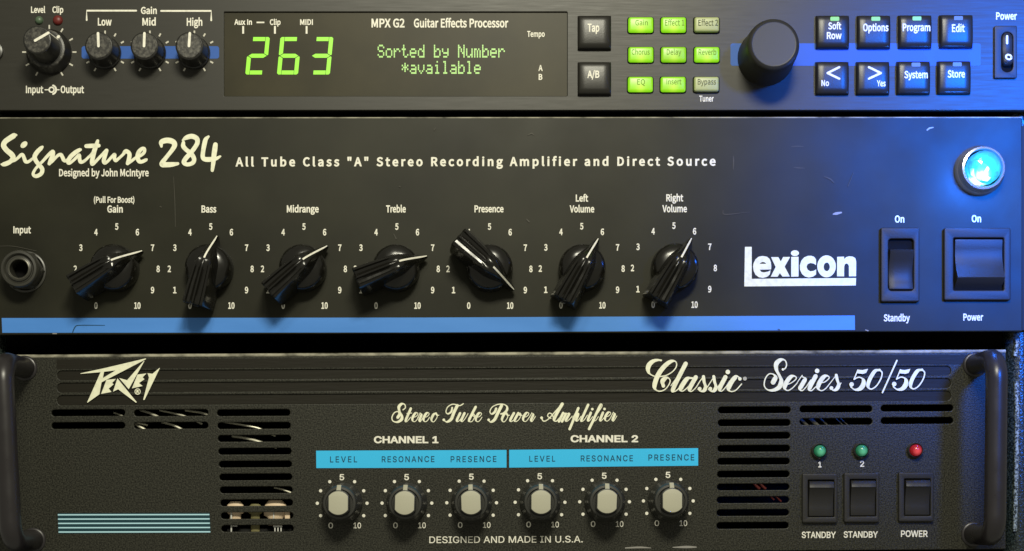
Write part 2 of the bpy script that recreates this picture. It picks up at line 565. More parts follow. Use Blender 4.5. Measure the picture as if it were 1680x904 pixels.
# ------------------------------------------------------------------ lettering
FONT_SANS = {
    '"': '65;15,66 23,66 25,91 26,105 12,105 12,91;42,66 49,66 52,91 52,105 39,105 39,91',
    '(': '46;33,-27 41,-23 30,-3 25,20 23,42 25,66 30,88 41,109 33,112 22,91 15,68 12,42 15,17 22,-5',
    ')': '46;13,-27 24,-5 31,17 34,42 31,68 24,91 13,112 5,109 16,88 21,66 23,42 21,20 16,-3 5,-23',
    '/': '54;2,-24 11,-24 52,109 42,109',
    '0': '76;38,-2 55,4 66,21 70,51 66,79 55,96 38,102 21,96 11,79 7,51 11,21 21,4;38,9 28,12 21,27 19,51 21,74 28,88 38,92 48,88 55,74 57,51 55,27 48,12',
    '1': '76;12,0 67,0 67,10 47,10 47,100 38,100 31,98 25,95 16,93 16,85 34,85 34,10 12,10',
    '2': '76;6,0 69,0 69,11 41,11 25,10 45,31 59,52 64,73 61,88 51,98 35,102 23,100 14,95 5,88 12,80 19,86 26,91 34,92 44,89 50,82 52,72 47,54 32,33 6,7',
    '3': '76;36,-2 52,2 64,12 68,27 66,39 58,48 47,52 56,58 62,66 65,77 61,91 51,99 36,102 25,101 16,96 8,90 14,82 20,88 27,91 35,92 45,90 50,84 52,76 49,66 41,59 24,57 24,48 43,45 52,38 55,27 53,17 46,11 35,9 25,10 17,14 10,20 4,12 12,5 22,0',
    '4': '76;47,0 59,0 59,27 72,27 72,38 59,38 59,100 45,100 3,36 3,27 47,27;47,38 16,38 38,72 47,87 47,69',
    '5': '76;36,-2 52,2 64,14 69,33 65,51 54,61 38,65 33,64 28,62 23,61 26,90 64,90 64,100 15,100 12,53 19,49 24,52 29,55 35,55 46,52 53,45 56,32 53,20 45,12 34,9 24,10 16,14 10,20 4,12 12,5 22,0',
    '6': '76;41,-2 55,2 66,14 70,30 66,48 57,59 42,62 34,61 27,57 20,50 23,75 33,88 45,91 52,91 57,88 61,84 68,91 62,97 54,101 45,102 27,97 13,80 8,48 12,20 24,4;20,40 27,48 34,52 40,53 50,50 56,42 58,30 55,19 50,11 41,8 30,12 23,23',
    '7': '76;27,0 40,0 43,35 52,64 70,93 70,100 7,100 7,90 55,90 40,62 30,34',
    '8': '76;38,-2 55,2 66,11 70,24 67,36 61,45 53,51 59,57 64,66 66,75 62,89 53,98 38,102 24,98 15,90 11,77 13,66 18,59 25,53 16,46 9,37 6,25 10,11 22,2;45,55 34,59 26,66 23,77 24,85 30,91 38,92 48,90 53,84 55,75 54,67 51,61;38,8 27,10 20,16 17,26 20,35 24,43 31,48 45,43 54,35 58,24 55,16 48,9',
    '9': '76;32,-2 50,4 63,22 69,55 64,81 52,97 34,102 20,98 10,87 6,70 9,52 19,41 34,38 42,40 50,44 57,50 52,26 44,12 32,9 25,9 20,12 15,16 8,9 14,3 22,-1;56,61 50,53 43,48 36,48 26,50 20,58 18,70 20,81 26,90 35,92 46,89 53,78',
    'A': '83;1,0 13,0 23,30 59,30 70,0 83,0 48,100 34,100;26,41 31,56 41,90 52,56 56,41',
    'B': '90;14,0 45,0 66,3 79,13 84,30 81,41 74,49 63,53 71,59 77,66 78,76 73,90 62,98 44,100 14,100;27,58 27,91 42,91 55,89 62,84 66,74 63,66 55,59 41,58;27,10 27,48 44,48 59,46 68,40 71,30 68,19 59,12 44,10',
    'C': '87;52,-2 63,0 73,5 82,12 75,20 69,15 61,11 52,9 35,14 25,29 21,51 25,72 36,86 52,91 60,90 67,87 73,81 80,90 73,96 63,100 52,102 30,96 14,78 8,50 14,22 29,5',
    'D': '94;14,0 39,0 65,6 80,23 86,51 80,77 65,95 39,100 14,100;27,10 27,90 38,90 57,85 70,72 73,51 70,29 57,15 38,10',
    'E': '81;14,0 73,0 73,11 27,11 27,48 64,48 64,58 27,58 27,90 72,90 72,100 14,100',
    'F': '75;14,0 27,0 27,45 65,45 65,55 27,55 27,90 72,90 72,100 14,100',
    'G': '94;53,-2 66,0 77,4 84,10 84,52 51,52 51,41 73,41 73,15 68,12 62,10 55,9 36,14 25,29 21,51 25,72 37,86 55,91 63,90 70,86 76,81 83,90 76,95 66,100 54,102 30,96 14,78 8,50 14,22 30,5',
    'H': '100;14,0 27,0 27,48 73,48 73,0 86,0 86,100 73,100 73,59 27,59 27,100 14,100',
    'I': '40;14,0 27,0 27,100 14,100',
    'J': '73;32,-2 48,2 57,13 60,30 60,100 48,100 48,30 45,18 40,12 31,9 24,10 19,14 14,20 5,14 12,5 21,0',
    'L': '74;14,0 70,0 70,11 27,11 27,100 14,100',
    'M': '111;14,0 25,0 25,55 23,85 32,62 51,10 59,10 78,62 87,85 85,55 85,0 97,0 97,100 82,100 63,47 56,26 48,47 29,100 14,100',
    'N': '99;14,0 26,0 26,52 24,84 36,63 72,0 85,0 85,100 73,100 73,48 75,16 63,37 27,100 14,100',
    'O': '101;51,-2 73,5 88,23 94,51 88,78 73,96 51,102 28,96 13,78 8,51 13,23 28,5;51,9 35,14 25,29 21,51 25,72 35,86 51,91 66,86 77,72 80,51 77,29 66,14',
    'P': '87;14,0 27,0 27,40 43,40 62,43 75,53 80,71 75,88 62,98 42,100 14,100;27,50 27,90 41,90 55,88 64,82 67,71 65,59 56,52 41,50',
    'Q': '101;51,9 35,14 25,28 21,51 25,72 35,86 51,91 66,86 77,72 80,51 77,28 66,14;81,-25 88,-25 92,-24 96,-23 93,-13 83,-15 73,-13 64,-9 58,-2 77,7 89,25 94,51 88,78 73,96 51,102 28,96 13,78 8,51 12,25 25,7 45,-2 52,-13 65,-22',
    'R': '87;27,52 27,90 43,90 56,88 65,83 67,72 65,61 56,55 43,52;69,0 83,0 58,44 70,49 77,59 80,72 76,89 63,98 45,100 14,100 14,0 27,0 27,42 45,42',
    'S': '82;41,-2 59,2 71,12 76,27 73,39 66,48 55,53 41,59 33,63 27,69 24,77 27,84 33,89 43,91 52,90 59,87 66,82 72,90 64,96 54,101 43,102 27,98 16,89 11,76 14,63 22,55 31,50 46,44 55,39 60,34 62,26 60,17 53,12 41,9 31,11 22,15 14,22 6,13 16,5 28,0',
    'T': '82;34,0 48,0 48,90 77,90 77,100 4,100 4,90 34,90',
    'V': '79;32,0 47,0 79,100 66,100 50,46 40,12 30,46 13,100 0,100',
    'X': '78;2,0 16,0 30,27 38,43 48,27 62,0 77,0 47,51 74,100 61,100 48,75 41,60 32,75 18,100 4,100 31,52',
    'Y': '73;30,0 42,0 42,39 73,100 59,100 47,72 37,50 27,72 13,100 0,100 30,39',
    'a': '77;30,-2 38,0 47,3 55,9 55,0 66,0 66,45 63,62 55,73 41,77 29,75 19,71 11,66 16,58 23,62 30,65 38,66 48,63 52,56 54,47 28,42 12,33 8,20 11,8 19,1;34,9 27,9 22,13 20,20 23,29 34,34 54,39 54,18 47,12 40,9',
    'b': '85;45,-2 61,3 73,16 77,38 74,59 64,71 48,77 40,75 32,71 25,66 25,79 25,109 12,109 12,0 23,0 23,8 31,2 38,-1;43,9 38,9 31,12 25,16 25,55 32,61 38,65 45,66 56,62 62,52 65,38 62,23 54,12',
    'c': '70;42,-2 51,-1 59,2 66,8 60,16 55,12 49,9 43,9 31,12 23,22 20,37 23,52 31,62 43,66 48,65 54,62 58,59 64,67 59,72 52,75 43,77 25,72 12,59 7,37 12,16 24,3',
    'd': '85;38,-2 46,0 54,3 60,9 62,0 72,0 72,109 59,109 59,80 60,67 54,72 47,75 39,77 23,71 12,58 7,37 11,16 22,3;41,9 30,12 23,22 20,38 23,52 30,62 41,66 48,65 54,62 59,58 59,19 53,13 47,10',
    'e': '76;43,-2 52,-1 60,2 67,5 62,14 57,11 51,9 44,9 31,12 23,20 20,34 70,34 70,41 66,60 56,72 41,77 24,71 12,58 7,37 12,16 25,3;20,43 23,55 30,63 41,66 51,63 57,55 59,43',
    'f': '44;5,64 15,64 15,0 27,0 27,64 43,64 43,74 27,74 27,86 28,94 32,99 38,101 46,98 48,109 45,109 41,110 36,111 24,108 17,99 15,86 15,74 5,73',
    'g': '77;38,-34 58,-30 70,-21 75,-9 73,2 64,7 49,9 34,9 27,10 23,13 22,17 23,21 24,23 27,26 30,25 34,24 38,23 52,27 61,36 65,49 64,55 62,61 59,65 74,65 74,74 48,74 38,77 23,73 13,64 9,50 11,41 15,34 20,30 16,26 12,21 11,16 12,10 15,6 18,3 12,-2 9,-8 7,-14 11,-25 22,-32;38,32 30,34 24,41 22,50 24,59 30,65 38,67 45,65 52,59 53,50 51,41 45,34;39,-26 28,-24 20,-20 18,-12 19,-9 21,-4 26,0 35,-1 48,-1 56,-2 61,-5 63,-10 60,-18 52,-23',
    'h': '83;12,0 25,0 25,54 32,60 38,64 45,66 53,63 58,57 59,45 59,0 72,0 72,47 70,63 62,73 49,77 40,74 32,70 25,64 25,79 25,109 12,109',
    'i': '38;12,0 25,0 25,74 12,74;19,90 23,91 26,94 27,98 26,102 23,105 19,106 15,105 12,102 11,98 12,94 15,91',
    'l': '39;26,-2 33,-1 31,9 29,9 27,9 26,11 25,14 25,109 12,109 12,15 14,5 18,0',
    'm': '127;12,0 25,0 25,54 32,60 38,64 44,66 52,63 56,57 58,45 58,0 70,0 70,54 77,60 83,64 89,66 97,63 101,57 102,45 102,0 115,0 115,47 112,63 105,73 93,77 84,74 76,70 68,62 64,70 57,74 48,77 39,74 31,70 24,63 23,74 12,74',
    'n': '83;12,0 25,0 25,54 32,60 38,64 45,66 53,63 58,57 59,45 59,0 72,0 72,47 70,63 62,73 49,77 40,74 32,70 24,63 23,74 12,74',
    'o': '83;41,-2 59,3 71,16 76,37 71,59 59,72 41,77 24,72 12,59 7,37 12,16 24,3;41,9 30,12 23,22 20,37 23,52 30,62 41,66 53,62 60,52 63,37 60,22 53,12',
    'p': '85;12,-31 25,-31 25,-6 25,7 31,2 38,-1 45,-2 61,3 73,16 77,38 74,59 64,71 48,77 40,75 31,71 24,66 23,74 12,74;43,9 38,9 32,12 25,16 25,55 32,61 38,65 45,66 56,62 62,52 65,38 62,23 54,12',
    'r': '53;12,0 25,0 25,48 30,58 38,63 44,65 51,64 53,74 45,77 38,74 30,69 24,61 23,74 12,74',
    's': '64;32,-2 47,2 55,9 59,20 55,31 47,38 37,43 29,46 23,50 20,55 22,61 27,65 34,66 41,66 46,63 51,60 57,68 51,72 43,75 34,77 20,73 12,66 9,55 12,45 20,38 30,34 38,30 45,26 47,20 45,14 41,9 32,8 24,9 17,12 10,17 5,9 12,3 22,-1',
    't': '52;36,-2 50,1 47,10 39,9 32,10 28,15 27,23 27,64 48,64 48,74 27,74 27,95 17,95 16,74 4,73 4,64 15,64 15,23 16,10 23,2',
    'u': '83;34,-2 44,0 52,5 59,12 60,0 70,0 70,74 58,74 58,22 52,15 45,10 38,9 30,11 26,17 24,29 24,74 12,74 12,27 14,11 21,2',
    'v': '71;29,0 43,0 70,74 57,74 43,32 36,10 29,32 15,74 2,74',
    'w': '110;24,0 39,0 49,40 55,62 60,40 71,0 86,0 106,74 94,74 84,31 79,11 73,31 61,74 49,74 38,31 33,11 27,31 16,74 4,74',
    'x': '68;2,0 15,0 25,17 33,30 41,17 52,0 66,0 41,38 64,74 51,74 42,58 35,45 27,58 17,74 4,74 27,39',
    'y': '71;14,-32 27,-29 35,-20 41,-6 70,74 57,74 44,33 38,12 30,33 15,74 2,74 31,0 30,-5 26,-14 20,-20 13,-22 8,-20 5,-30',
}
FONT_GROTESK = {
    '.': '37;21,0 23,0 25,2 27,4 28,6 28,8 28,11 27,13 25,15 23,16 21,17 19,17 17,17 14,16 12,15 11,13 10,11 10,8 10,6 11,4 12,2 14,0 17,0 19,-1',
    '0': '89;52,-1 58,1 64,5 69,9 72,15 76,22 78,30 79,40 80,50 79,60 78,70 76,78 72,85 69,91 63,95 58,99 52,101 44,102 37,101 31,99 26,95 21,91 17,85 14,78 11,70 10,60 9,50 10,40 11,30 13,22 17,15 21,9 26,5 31,1 37,-1 44,-1;40,10 36,12 32,15 29,18 26,23 24,28 23,35 22,42 22,50 22,58 23,65 24,72 26,78 29,82 32,86 36,88 40,90 44,91 49,90 54,88 57,86 60,82 63,78 65,72 67,65 67,58 68,50 67,42 67,35 65,28 63,23 60,18 57,15 54,12 49,10 44,10',
    '1': '89;77,0 77,11 15,11 15,0;39,100 17,84 17,70 42,88 42,0 54,0 54,100',
    '2': '89;77,0 77,11 30,12 52,35 66,51 69,55 71,59 73,63 74,66 75,70 75,73 74,78 73,83 71,88 68,92 65,95 60,98 56,100 50,101 44,102 39,101 33,100 28,98 24,95 20,91 17,87 15,82 13,77 13,71 25,71 25,75 26,78 27,81 29,84 31,86 34,88 37,89 40,90 44,91 48,90 51,89 54,88 56,87 59,85 61,82 62,80 63,76 63,73 63,70 62,67 61,64 60,61 58,59 56,56 46,45 13,9 13,0',
    '5': '89;50,-1 56,0 61,3 65,6 69,10 72,15 75,20 76,26 77,32 77,37 76,41 74,46 73,49 70,53 68,56 65,59 61,61 58,63 54,65 50,65 45,66 42,65 38,65 35,64 32,63 29,61 26,59 30,89 72,89 72,100 19,100 13,50 25,48 27,50 30,52 33,53 36,54 39,54 43,54 47,54 51,53 54,52 57,49 59,47 62,44 63,40 64,36 65,32 64,28 63,24 62,20 60,17 57,15 54,13 51,11 47,10 44,10 40,10 37,11 34,12 31,13 29,15 27,17 26,20 24,23 24,26 12,26 13,21 14,16 16,12 19,8 23,5 28,2 32,0 38,-1 44,-1',
    'A': '94;17,0 37,59 42,73 48,94 46,94 52,73 57,59 78,0 91,0 54,100 40,100 3,0;73,28 73,39 22,39 22,28',
    'B': '90;48,0 56,0 62,2 68,4 72,6 76,9 79,13 81,17 82,22 82,27 82,32 81,36 79,40 77,43 74,46 72,48 69,50 65,51 62,52 62,52 65,54 68,55 70,56 72,58 74,60 76,63 78,66 78,70 78,74 78,78 77,83 75,87 72,91 69,94 65,96 60,98 54,100 48,100 12,100 12,0;24,45 49,45 53,45 57,44 60,43 63,41 65,39 67,36 69,33 70,30 70,27 69,23 68,19 65,16 61,13 55,12 48,11 24,11;24,89 47,89 53,89 58,87 61,84 64,81 66,78 66,73 66,70 65,67 64,64 62,62 59,60 57,58 54,57 50,56 47,56 24,56',
    'C': '100;57,-1 63,0 67,1 71,3 76,5 79,7 83,11 85,14 88,18 90,22 92,27 93,31 80,31 80,28 78,25 77,22 75,20 73,18 70,16 68,14 65,13 62,12 59,11 56,11 53,10 47,11 41,13 36,15 31,19 28,23 25,28 22,35 21,42 20,50 21,58 22,65 24,72 28,77 31,81 36,85 41,88 47,89 53,90 56,90 59,89 62,88 65,87 68,86 70,84 73,82 75,80 77,78 78,75 80,72 80,69 93,69 92,74 90,78 88,82 85,86 83,90 79,93 75,95 71,98 67,99 62,100 57,101 53,102 44,101 37,99 30,95 23,91 18,85 14,78 11,69 9,60 8,50 9,40 11,31 14,23 18,16 23,10 30,5 37,2 44,-1 53,-1',
    'D': '99;53,1 61,3 69,6 76,11 81,17 85,23 88,31 90,40 91,50 90,60 89,69 85,77 81,84 76,90 69,94 62,98 54,100 44,100 19,100 19,89 43,89 51,89 57,87 63,84 68,81 72,76 75,71 77,65 78,58 79,50 78,43 77,35 74,30 72,24 67,19 63,16 57,13 50,12 42,11 19,11 19,0 43,0;12,100 12,0 24,0 24,100',
    'E': '82;74,0 74,11 24,11 24,45 70,45 70,56 24,56 24,89 73,89 73,100 12,100 12,0',
    'G': '102;61,-1 68,1 74,4 80,7 85,12 89,18 92,24 93,31 94,39 94,50 56,50 56,39 85,39 81,40 81,34 80,29 78,24 75,20 72,17 68,14 63,12 58,11 53,10 47,11 41,13 36,15 32,19 28,23 25,28 22,35 21,42 20,50 21,58 22,65 24,72 28,77 31,81 36,85 41,88 46,89 52,90 56,89 59,89 62,88 65,87 68,86 70,84 72,82 74,80 76,78 78,75 79,72 80,69 93,69 92,73 91,78 89,82 86,86 83,89 80,93 76,95 71,97 67,99 62,100 57,101 52,102 44,101 36,99 29,95 23,91 18,85 14,78 11,69 9,60 8,50 9,40 11,31 14,23 18,16 23,10 30,5 37,2 44,-1 53,-1',
    'H': '102;24,0 24,46 77,46 77,0 90,0 90,100 77,100 77,57 24,57 24,100 12,100 12,0',
    'I': '59;53,0 53,11 36,11 36,89 53,89 53,100 6,100 6,89 23,89 23,11 6,11 6,0',
    'L': '77;71,0 71,11 24,11 24,100 12,100 12,0',
    'M': '124;24,0 24,57 24,65 24,73 24,82 23,90 22,90 26,80 28,71 31,63 33,57 56,0 67,0 90,57 92,63 95,71 98,81 101,90 100,90 100,81 100,72 99,64 99,57 99,0 112,0 112,100 94,100 69,37 67,31 65,24 63,16 61,9 63,9 61,17 59,24 57,31 55,37 30,100 12,100 12,0',
    'N': '103;24,0 24,57 24,65 24,76 24,89 21,89 29,75 35,65 40,57 76,0 91,0 91,100 78,100 78,38 79,31 79,21 80,11 81,11 76,21 71,30 68,36 27,100 12,100 12,0',
    'O': '105;61,-1 69,2 76,5 82,10 87,16 91,23 94,31 96,40 97,50 96,60 94,69 91,78 87,85 82,91 76,95 69,99 61,101 52,102 44,101 37,99 30,95 23,91 18,85 14,78 11,69 9,60 8,50 9,40 11,31 14,23 18,16 23,10 30,5 37,2 44,-1 52,-1;47,11 41,13 36,15 32,19 28,23 25,28 22,35 21,42 20,50 21,58 22,65 25,72 28,77 32,81 36,85 41,88 47,89 52,90 58,89 64,88 69,85 73,81 77,77 80,72 83,65 84,58 85,50 84,42 83,35 80,28 77,23 73,19 69,15 64,13 58,11 52,10',
    'P': '88;24,0 24,89 46,89 51,89 55,88 58,86 61,84 64,82 66,79 67,76 68,72 68,69 68,65 67,61 66,58 64,55 61,52 59,50 55,49 51,48 46,48 22,48 22,37 46,37 54,37 60,39 65,41 70,44 74,48 77,52 79,57 80,63 80,69 80,74 79,80 77,85 74,89 70,93 65,96 60,98 54,100 46,100 12,100 12,0',
    'R': '88;24,0 24,89 46,89 51,89 55,88 59,87 61,85 64,82 66,80 67,76 68,73 68,69 68,66 67,62 66,59 64,56 61,54 59,52 55,51 51,50 46,50 19,50 19,39 46,39 54,39 60,41 65,43 70,46 74,49 77,54 79,58 80,63 81,69 80,75 79,80 77,85 74,89 70,93 66,96 60,98 54,100 46,100 12,100 12,0;84,0 59,45 45,45 70,0',
    'S': '88;51,-1 58,0 64,2 69,5 73,8 76,13 78,17 80,22 80,27 80,31 79,35 78,39 76,42 73,44 70,47 68,49 65,50 61,52 52,55 42,58 33,61 31,62 28,64 26,66 24,68 23,71 23,74 23,77 24,80 25,82 28,85 30,87 33,88 36,89 40,90 44,90 50,90 55,89 59,86 63,83 65,79 67,74 79,74 78,80 77,84 74,88 71,92 67,95 62,98 57,100 51,101 45,102 38,101 33,100 27,98 22,95 18,92 15,88 12,84 11,79 10,73 11,67 13,61 17,57 22,53 28,50 36,47 48,44 58,40 61,39 63,37 65,35 67,33 68,30 68,28 68,24 67,21 65,18 63,16 59,13 56,12 52,11 48,10 44,10 40,10 36,11 33,11 30,13 27,15 24,17 22,20 21,23 20,27 7,27 8,21 10,17 13,12 16,8 20,4 25,2 31,0 37,-1 44,-2',
    'T': '88;38,89 38,0 50,0 50,89 82,89 82,100 6,100 6,89',
    'U': '102;59,-1 65,0 72,3 77,7 81,11 85,16 88,21 89,28 90,34 90,100 77,100 77,35 77,30 76,26 74,22 72,19 69,16 65,13 61,11 56,11 51,10 46,11 41,11 37,13 33,16 30,19 28,22 26,26 25,30 24,35 24,100 12,100 12,34 12,28 14,21 17,16 20,11 25,7 30,3 37,0 43,-1 51,-2',
    'V': '94;55,0 91,100 78,100 57,41 52,27 46,6 49,6 43,27 38,41 17,100 3,100 40,0',
    'W': '135;45,0 63,63 66,78 69,93 66,93 69,77 72,63 90,0 104,0 132,100 119,100 103,39 100,29 98,19 96,8 98,8 96,19 93,29 91,39 75,100 60,100 44,39 42,29 39,19 37,8 39,8 37,19 35,29 32,39 16,100 3,100 31,0',
    'Y': '93;53,0 53,41 90,100 75,100 55,68 50,57 44,45 49,45 44,57 38,68 18,100 3,100 40,41 40,0',
}


def glyph(face, ch):
    adv, *polys = face[ch].split(";")
    return int(adv), [[tuple(map(float, p.split(","))) for p in q.split()] for q in polys if q]


def embolden(poly, w):
    n = len(poly)
    out = []
    for i in range(n):
        a, b, c = Vector(poly[i - 1]), Vector(poly[i]), Vector(poly[(i + 1) % n])
        u, v = (b - a).normalized(), (c - b).normalized()
        n1, n2 = Vector((u.y, -u.x)), Vector((v.y, -v.x))
        k = n1 + n2
        if k.length < 0.2:
            k = n1.copy()
        else:
            k = k / max(0.45, k.dot(n1))
        out.append(tuple(b + k * w))
    return out


def text_polys(s, x0, x1, ytop, ybase, face, bold=4.0, xs=None, slope=0.0):
    """Outlines of one line of lettering whose ink runs x0..x1 and whose capitals run ytop..ybase."""
    ys = (ybase - ytop) / 100.0
    items, x = [], 0.0
    for ch in s:
        if ch == " ":
            x += 34 if face is FONT_SANS else 40
            items.append(None)
            continue
        adv, polys = glyph(face, ch)
        items.append((x, [embolden(p, bold) for p in polys]))
        x += adv
    xs_all = [px + q[0] for it in items if it for px in [it[0]] for p in it[1] for q in p]
    lo, hi = min(xs_all), max(xs_all)
    gap = 0.0
    if xs is None:
        xs = (x1 - x0) / (hi - lo)
    else:
        xs = xs * ys
        gap = ((x1 - x0) - (hi - lo) * xs) / max(1, len(s) - 1)
    out = []
    for i, it in enumerate(items):
        if not it:
            continue
        grp = []
        out.append(grp)
        for p in it[1]:
            grp.append([(x0 + (it[0] + qx - lo) * xs + gap * i,
                         ybase - qy * ys + slope * ((it[0] + qx - lo) * xs + gap * i)) for qx, qy in p])
    return out


def text(s, x0, x1, ytop, ybase, parent, mat="ink", d=0.0, face=None, bold=4.0, xs=None, slope=0.0, name="lettering"):
    face = face or FONT_SANS
    return film(name, text_polys(s, x0, x1, ytop, ybase, face, bold, xs, slope), d + INK, mat, parent, nonzero=True)


def ribbon(bm, pts, widths, d, caps=True):
    """One brush stroke with varying width, as a thin film at depth d."""
    n = len(pts)
    lft, rgt = [], []
    d0 = d
    for i in range(n):
        d = d0 + 0.06 * i / n
        a, b = pts[max(i - 1, 0)], pts[min(i + 1, n - 1)]
        t = (b - a)
        t = t.normalized() if t.length > 1e-6 else Vector((1, 0))
        nn = Vector((-t.y, t.x)) * widths[i] / 2
        lft.append(bm.verts.new((pts[i].x + nn.x, pts[i].y + nn.y, d)))
        rgt.append(bm.verts.new((pts[i].x - nn.x, pts[i].y - nn.y, d)))
    for i in range(n - 1):
        bm.faces.new((lft[i], lft[i + 1], rgt[i + 1], rgt[i]))
    if caps:
        for i, k in ((0, 1), (n - 1, n - 2)):
            t = (pts[i] - pts[k])
            t = t.normalized() if t.length > 1e-6 else Vector((1, 0))
            a0 = math.atan2(t.y, t.x)
            arc = [bm.verts.new((pts[i].x + math.cos(a0 + a) * widths[i] / 2,
                                 pts[i].y + math.sin(a0 + a) * widths[i] / 2, d))
                   for a in [math.radians(q) for q in (-60, -30, 0, 30, 60)]]
            ends = (rgt[i], lft[i]) if i else (lft[i], rgt[i])
            bm.faces.new([ends[0]] + arc + [ends[1]])


def brush(bm, pts, w, d, n=8, smooth=True):
    """pts: (x, y[, width]) in panel units."""
    P = [Vector((p[0], p[1], p[2] if len(p) > 2 else w)) for p in pts]
    S = spline(P, n) if smooth else P
    ribbon(bm, [Vector((p.x, p.y)) for p in S], [max(p.z, 0.6) for p in S], d)


def pen(bm, pts, wmin, wmax, d, n=7, power=1.6, slant=(-0.45, 0.893)):
    """Pointed-pen stroke: heavy on the down strokes, hairline on the up strokes."""
    S = spline([Vector((p[0], p[1])) for p in pts], n)
    ws = []
    for i in range(len(S)):
        t = S[min(i + 1, len(S) - 1)] - S[max(i - 1, 0)]
        t = t.normalized() if t.length > 1e-6 else Vector((0, 0))
        k = max(0.0, t.x * slant[0] + t.y * slant[1]) ** power
        ws.append(wmin + (wmax - wmin) * k)
    for _ in range(2):
        ws = [(ws[max(i - 1, 0)] + 2 * ws[i] + ws[min(i + 1, len(ws) - 1)]) / 4 for i in range(len(ws))]
    ribbon(bm, S, ws, d)


def blob(bm, x, y, rx, ry, d, rot=0.0, n=20):
    bm.faces.new([bm.verts.new((p[0], p[1], d)) for p in ellipse(x, y, rx, ry, n, rot)])


# lower-case script letters: strokes in units of the x-height (x right, y up, slant included)
SCRIPT = {
    "a": [[(.95, .97), (.55, 1.03), (.2, .62), (.02, .2), (.18, .0), (.5, .3), (1.0, 1.0)],
          [(1.08, 1.03), (.72, .22), (.82, .0), (1.12, .22), (1.45, .7)]],
    "b": [[(.0, .4), (.5, 1.1), (.85, 1.6)], [(1.0, 1.8), (.08, .24), (.2, .0), (.5, .05), (.8, .45), (.82, .85), (.64, .96), (.58, .76), (.8, .66), (1.08, .8)]],
    "c": [[(.85, .92), (.62, 1.05), (.3, .75), (.03, .25), (.2, .0), (.52, .12), (.95, .52)]],
    "e": [[(.1, .55), (.48, .61), (.81, .90), (.71, 1.08), (.42, 1.03), (.06, .58), (.0, .19), (.23, .0), (.55, .13), (.9, .55)]],
    "f": [[(-.1, .2), (.5, .95), (1.0, 1.7), (1.08, 2.0), (.88, 1.98), (.4, 1.0), (-.1, -.1), (-.52, -.95)],
          [(.0, .0), (.3, .1), (.62, .55)]],
    "i": [[(.45, 1.03), (.03, .19), (.13, .0), (.45, .26), (.77, .58)]],
    "l": [[(.0, .4), (.5, 1.1), (.9, 1.8)], [(.95, 2.0), (.05, .19), (.18, .0), (.5, .26), (.85, .75)]],
    "m": [[(-.1, .3), (.15, .8), (.3, 1.03)], [(.34, 1.03), (-.1, .0)], [(-.05, .15), (.3, .8), (.58, 1.02), (.6, .85), (.22, .0)],
          [(.27, .15), (.62, .8), (.92, 1.02), (.95, .85), (.62, .15), (.72, .0), (1.0, .26), (1.3, .65)]],
    "o": [[(.62, 1.03), (.3, .88), (.02, .35), (.12, .03), (.38, .02), (.72, .45), (.8, .85), (.62, 1.03)], [(.62, 1.0), (.78, .75), (1.0, .8)]],
    "p": [[(-.1, .4), (.3, 1.0), (.6, 1.5)], [(.72, 1.6), (-.52, -.95)], [(.1, .3), (.42, .88), (.66, 1.0), (.68, .8), (.42, .15), (.52, .0), (.8, .22), (1.1, .6)]],
    "r": [[(.0, .5), (.3, .9), (.4, 1.08)], [(.4, 1.02), (.62, .86), (.33, .3), (.28, .1), (.42, .0), (.72, .32), (.95, .62)]],
    "s": [[(.0, .4), (.35, .85), (.52, 1.12)], [(.52, 1.08), (.62, .65), (.72, .32), (.52, .02), (.3, .0), (.12, .16)], [(.5, .02), (.72, .2), (.98, .58)]],
    "t": [[(.0, .4), (.4, 1.0), (.6, 1.35)], [(.72, 1.6), (.05, .19), (.15, .0), (.45, .26), (.7, .55)], [(.2, 1.02), (.85, 1.06)]],
    "u": [[(.45, 1.03), (.03, .22), (.13, .0), (.5, .3), (.95, .95)], [(1.03, 1.03), (.63, .22), (.73, .0), (1.02, .26), (1.3, .65), (1.5, .98)]],
    "w": [[(.45, 1.03), (.03, .22), (.13, .0), (.5, .3), (.9, .95)], [(.98, 1.03), (.55, .22), (.65, .0), (1.0, .2), (1.3, .75), (1.22, 1.0), (1.12, .78), (1.45, .75)]],
}


def script(bm, ch, x, base, xh, wmin, wmax, d, sx=1.0):
    for k, st in enumerate(SCRIPT[ch]):
        pen(bm, [(x + px * xh * sx, base - py * xh) for px, py in st], wmin, wmax, d + 0.03 * k)
    if ch == "i":
        blob(bm, x + .55 * xh, base - 1.48 * xh, .16 * xh, .16 * xh, d)


def zoomed(pts, ox, oy, s):
    return [(ox + p[0] / s, oy + p[1] / s) + tuple(q / s for q in p[2:]) for p in pts]


def copy_part(o, parent, loc, rot=None):
    """A copy of a part and its sub-parts, sharing mesh data."""
    c = o.copy()
    C.collection.objects.link(c)
    c.parent = parent
    c.location = loc - world_of(parent)
    if rot is not None:
        c.rotation_euler = rot
    for ch in o.children:
        k = ch.copy()
        C.collection.objects.link(k)
        k.parent = c
    return c


def dashes(name, cx, cy, r0, r1, angles, w, parent, mat="tick", d=0.0):
    """Printed tick marks round a dial."""
    polys = []
    for a in angles:
        t = math.radians(a)
        u = (math.cos(t), -math.sin(t))
        n = (-u[1] * w / 2, u[0] * w / 2)
        a0 = (cx + u[0] * r0, cy + u[1] * r0)
        a1 = (cx + u[0] * r1, cy + u[1] * r1)
        polys.append([(a0[0] + n[0], a0[1] + n[1]), (a1[0] + n[0], a1[1] + n[1]), (a1[0] - n[0], a1[1] - n[1]), (a0[0] - n[0], a0[1] - n[1])])
    return shape(name, polys, d + INK, d + INK, mat, parent)


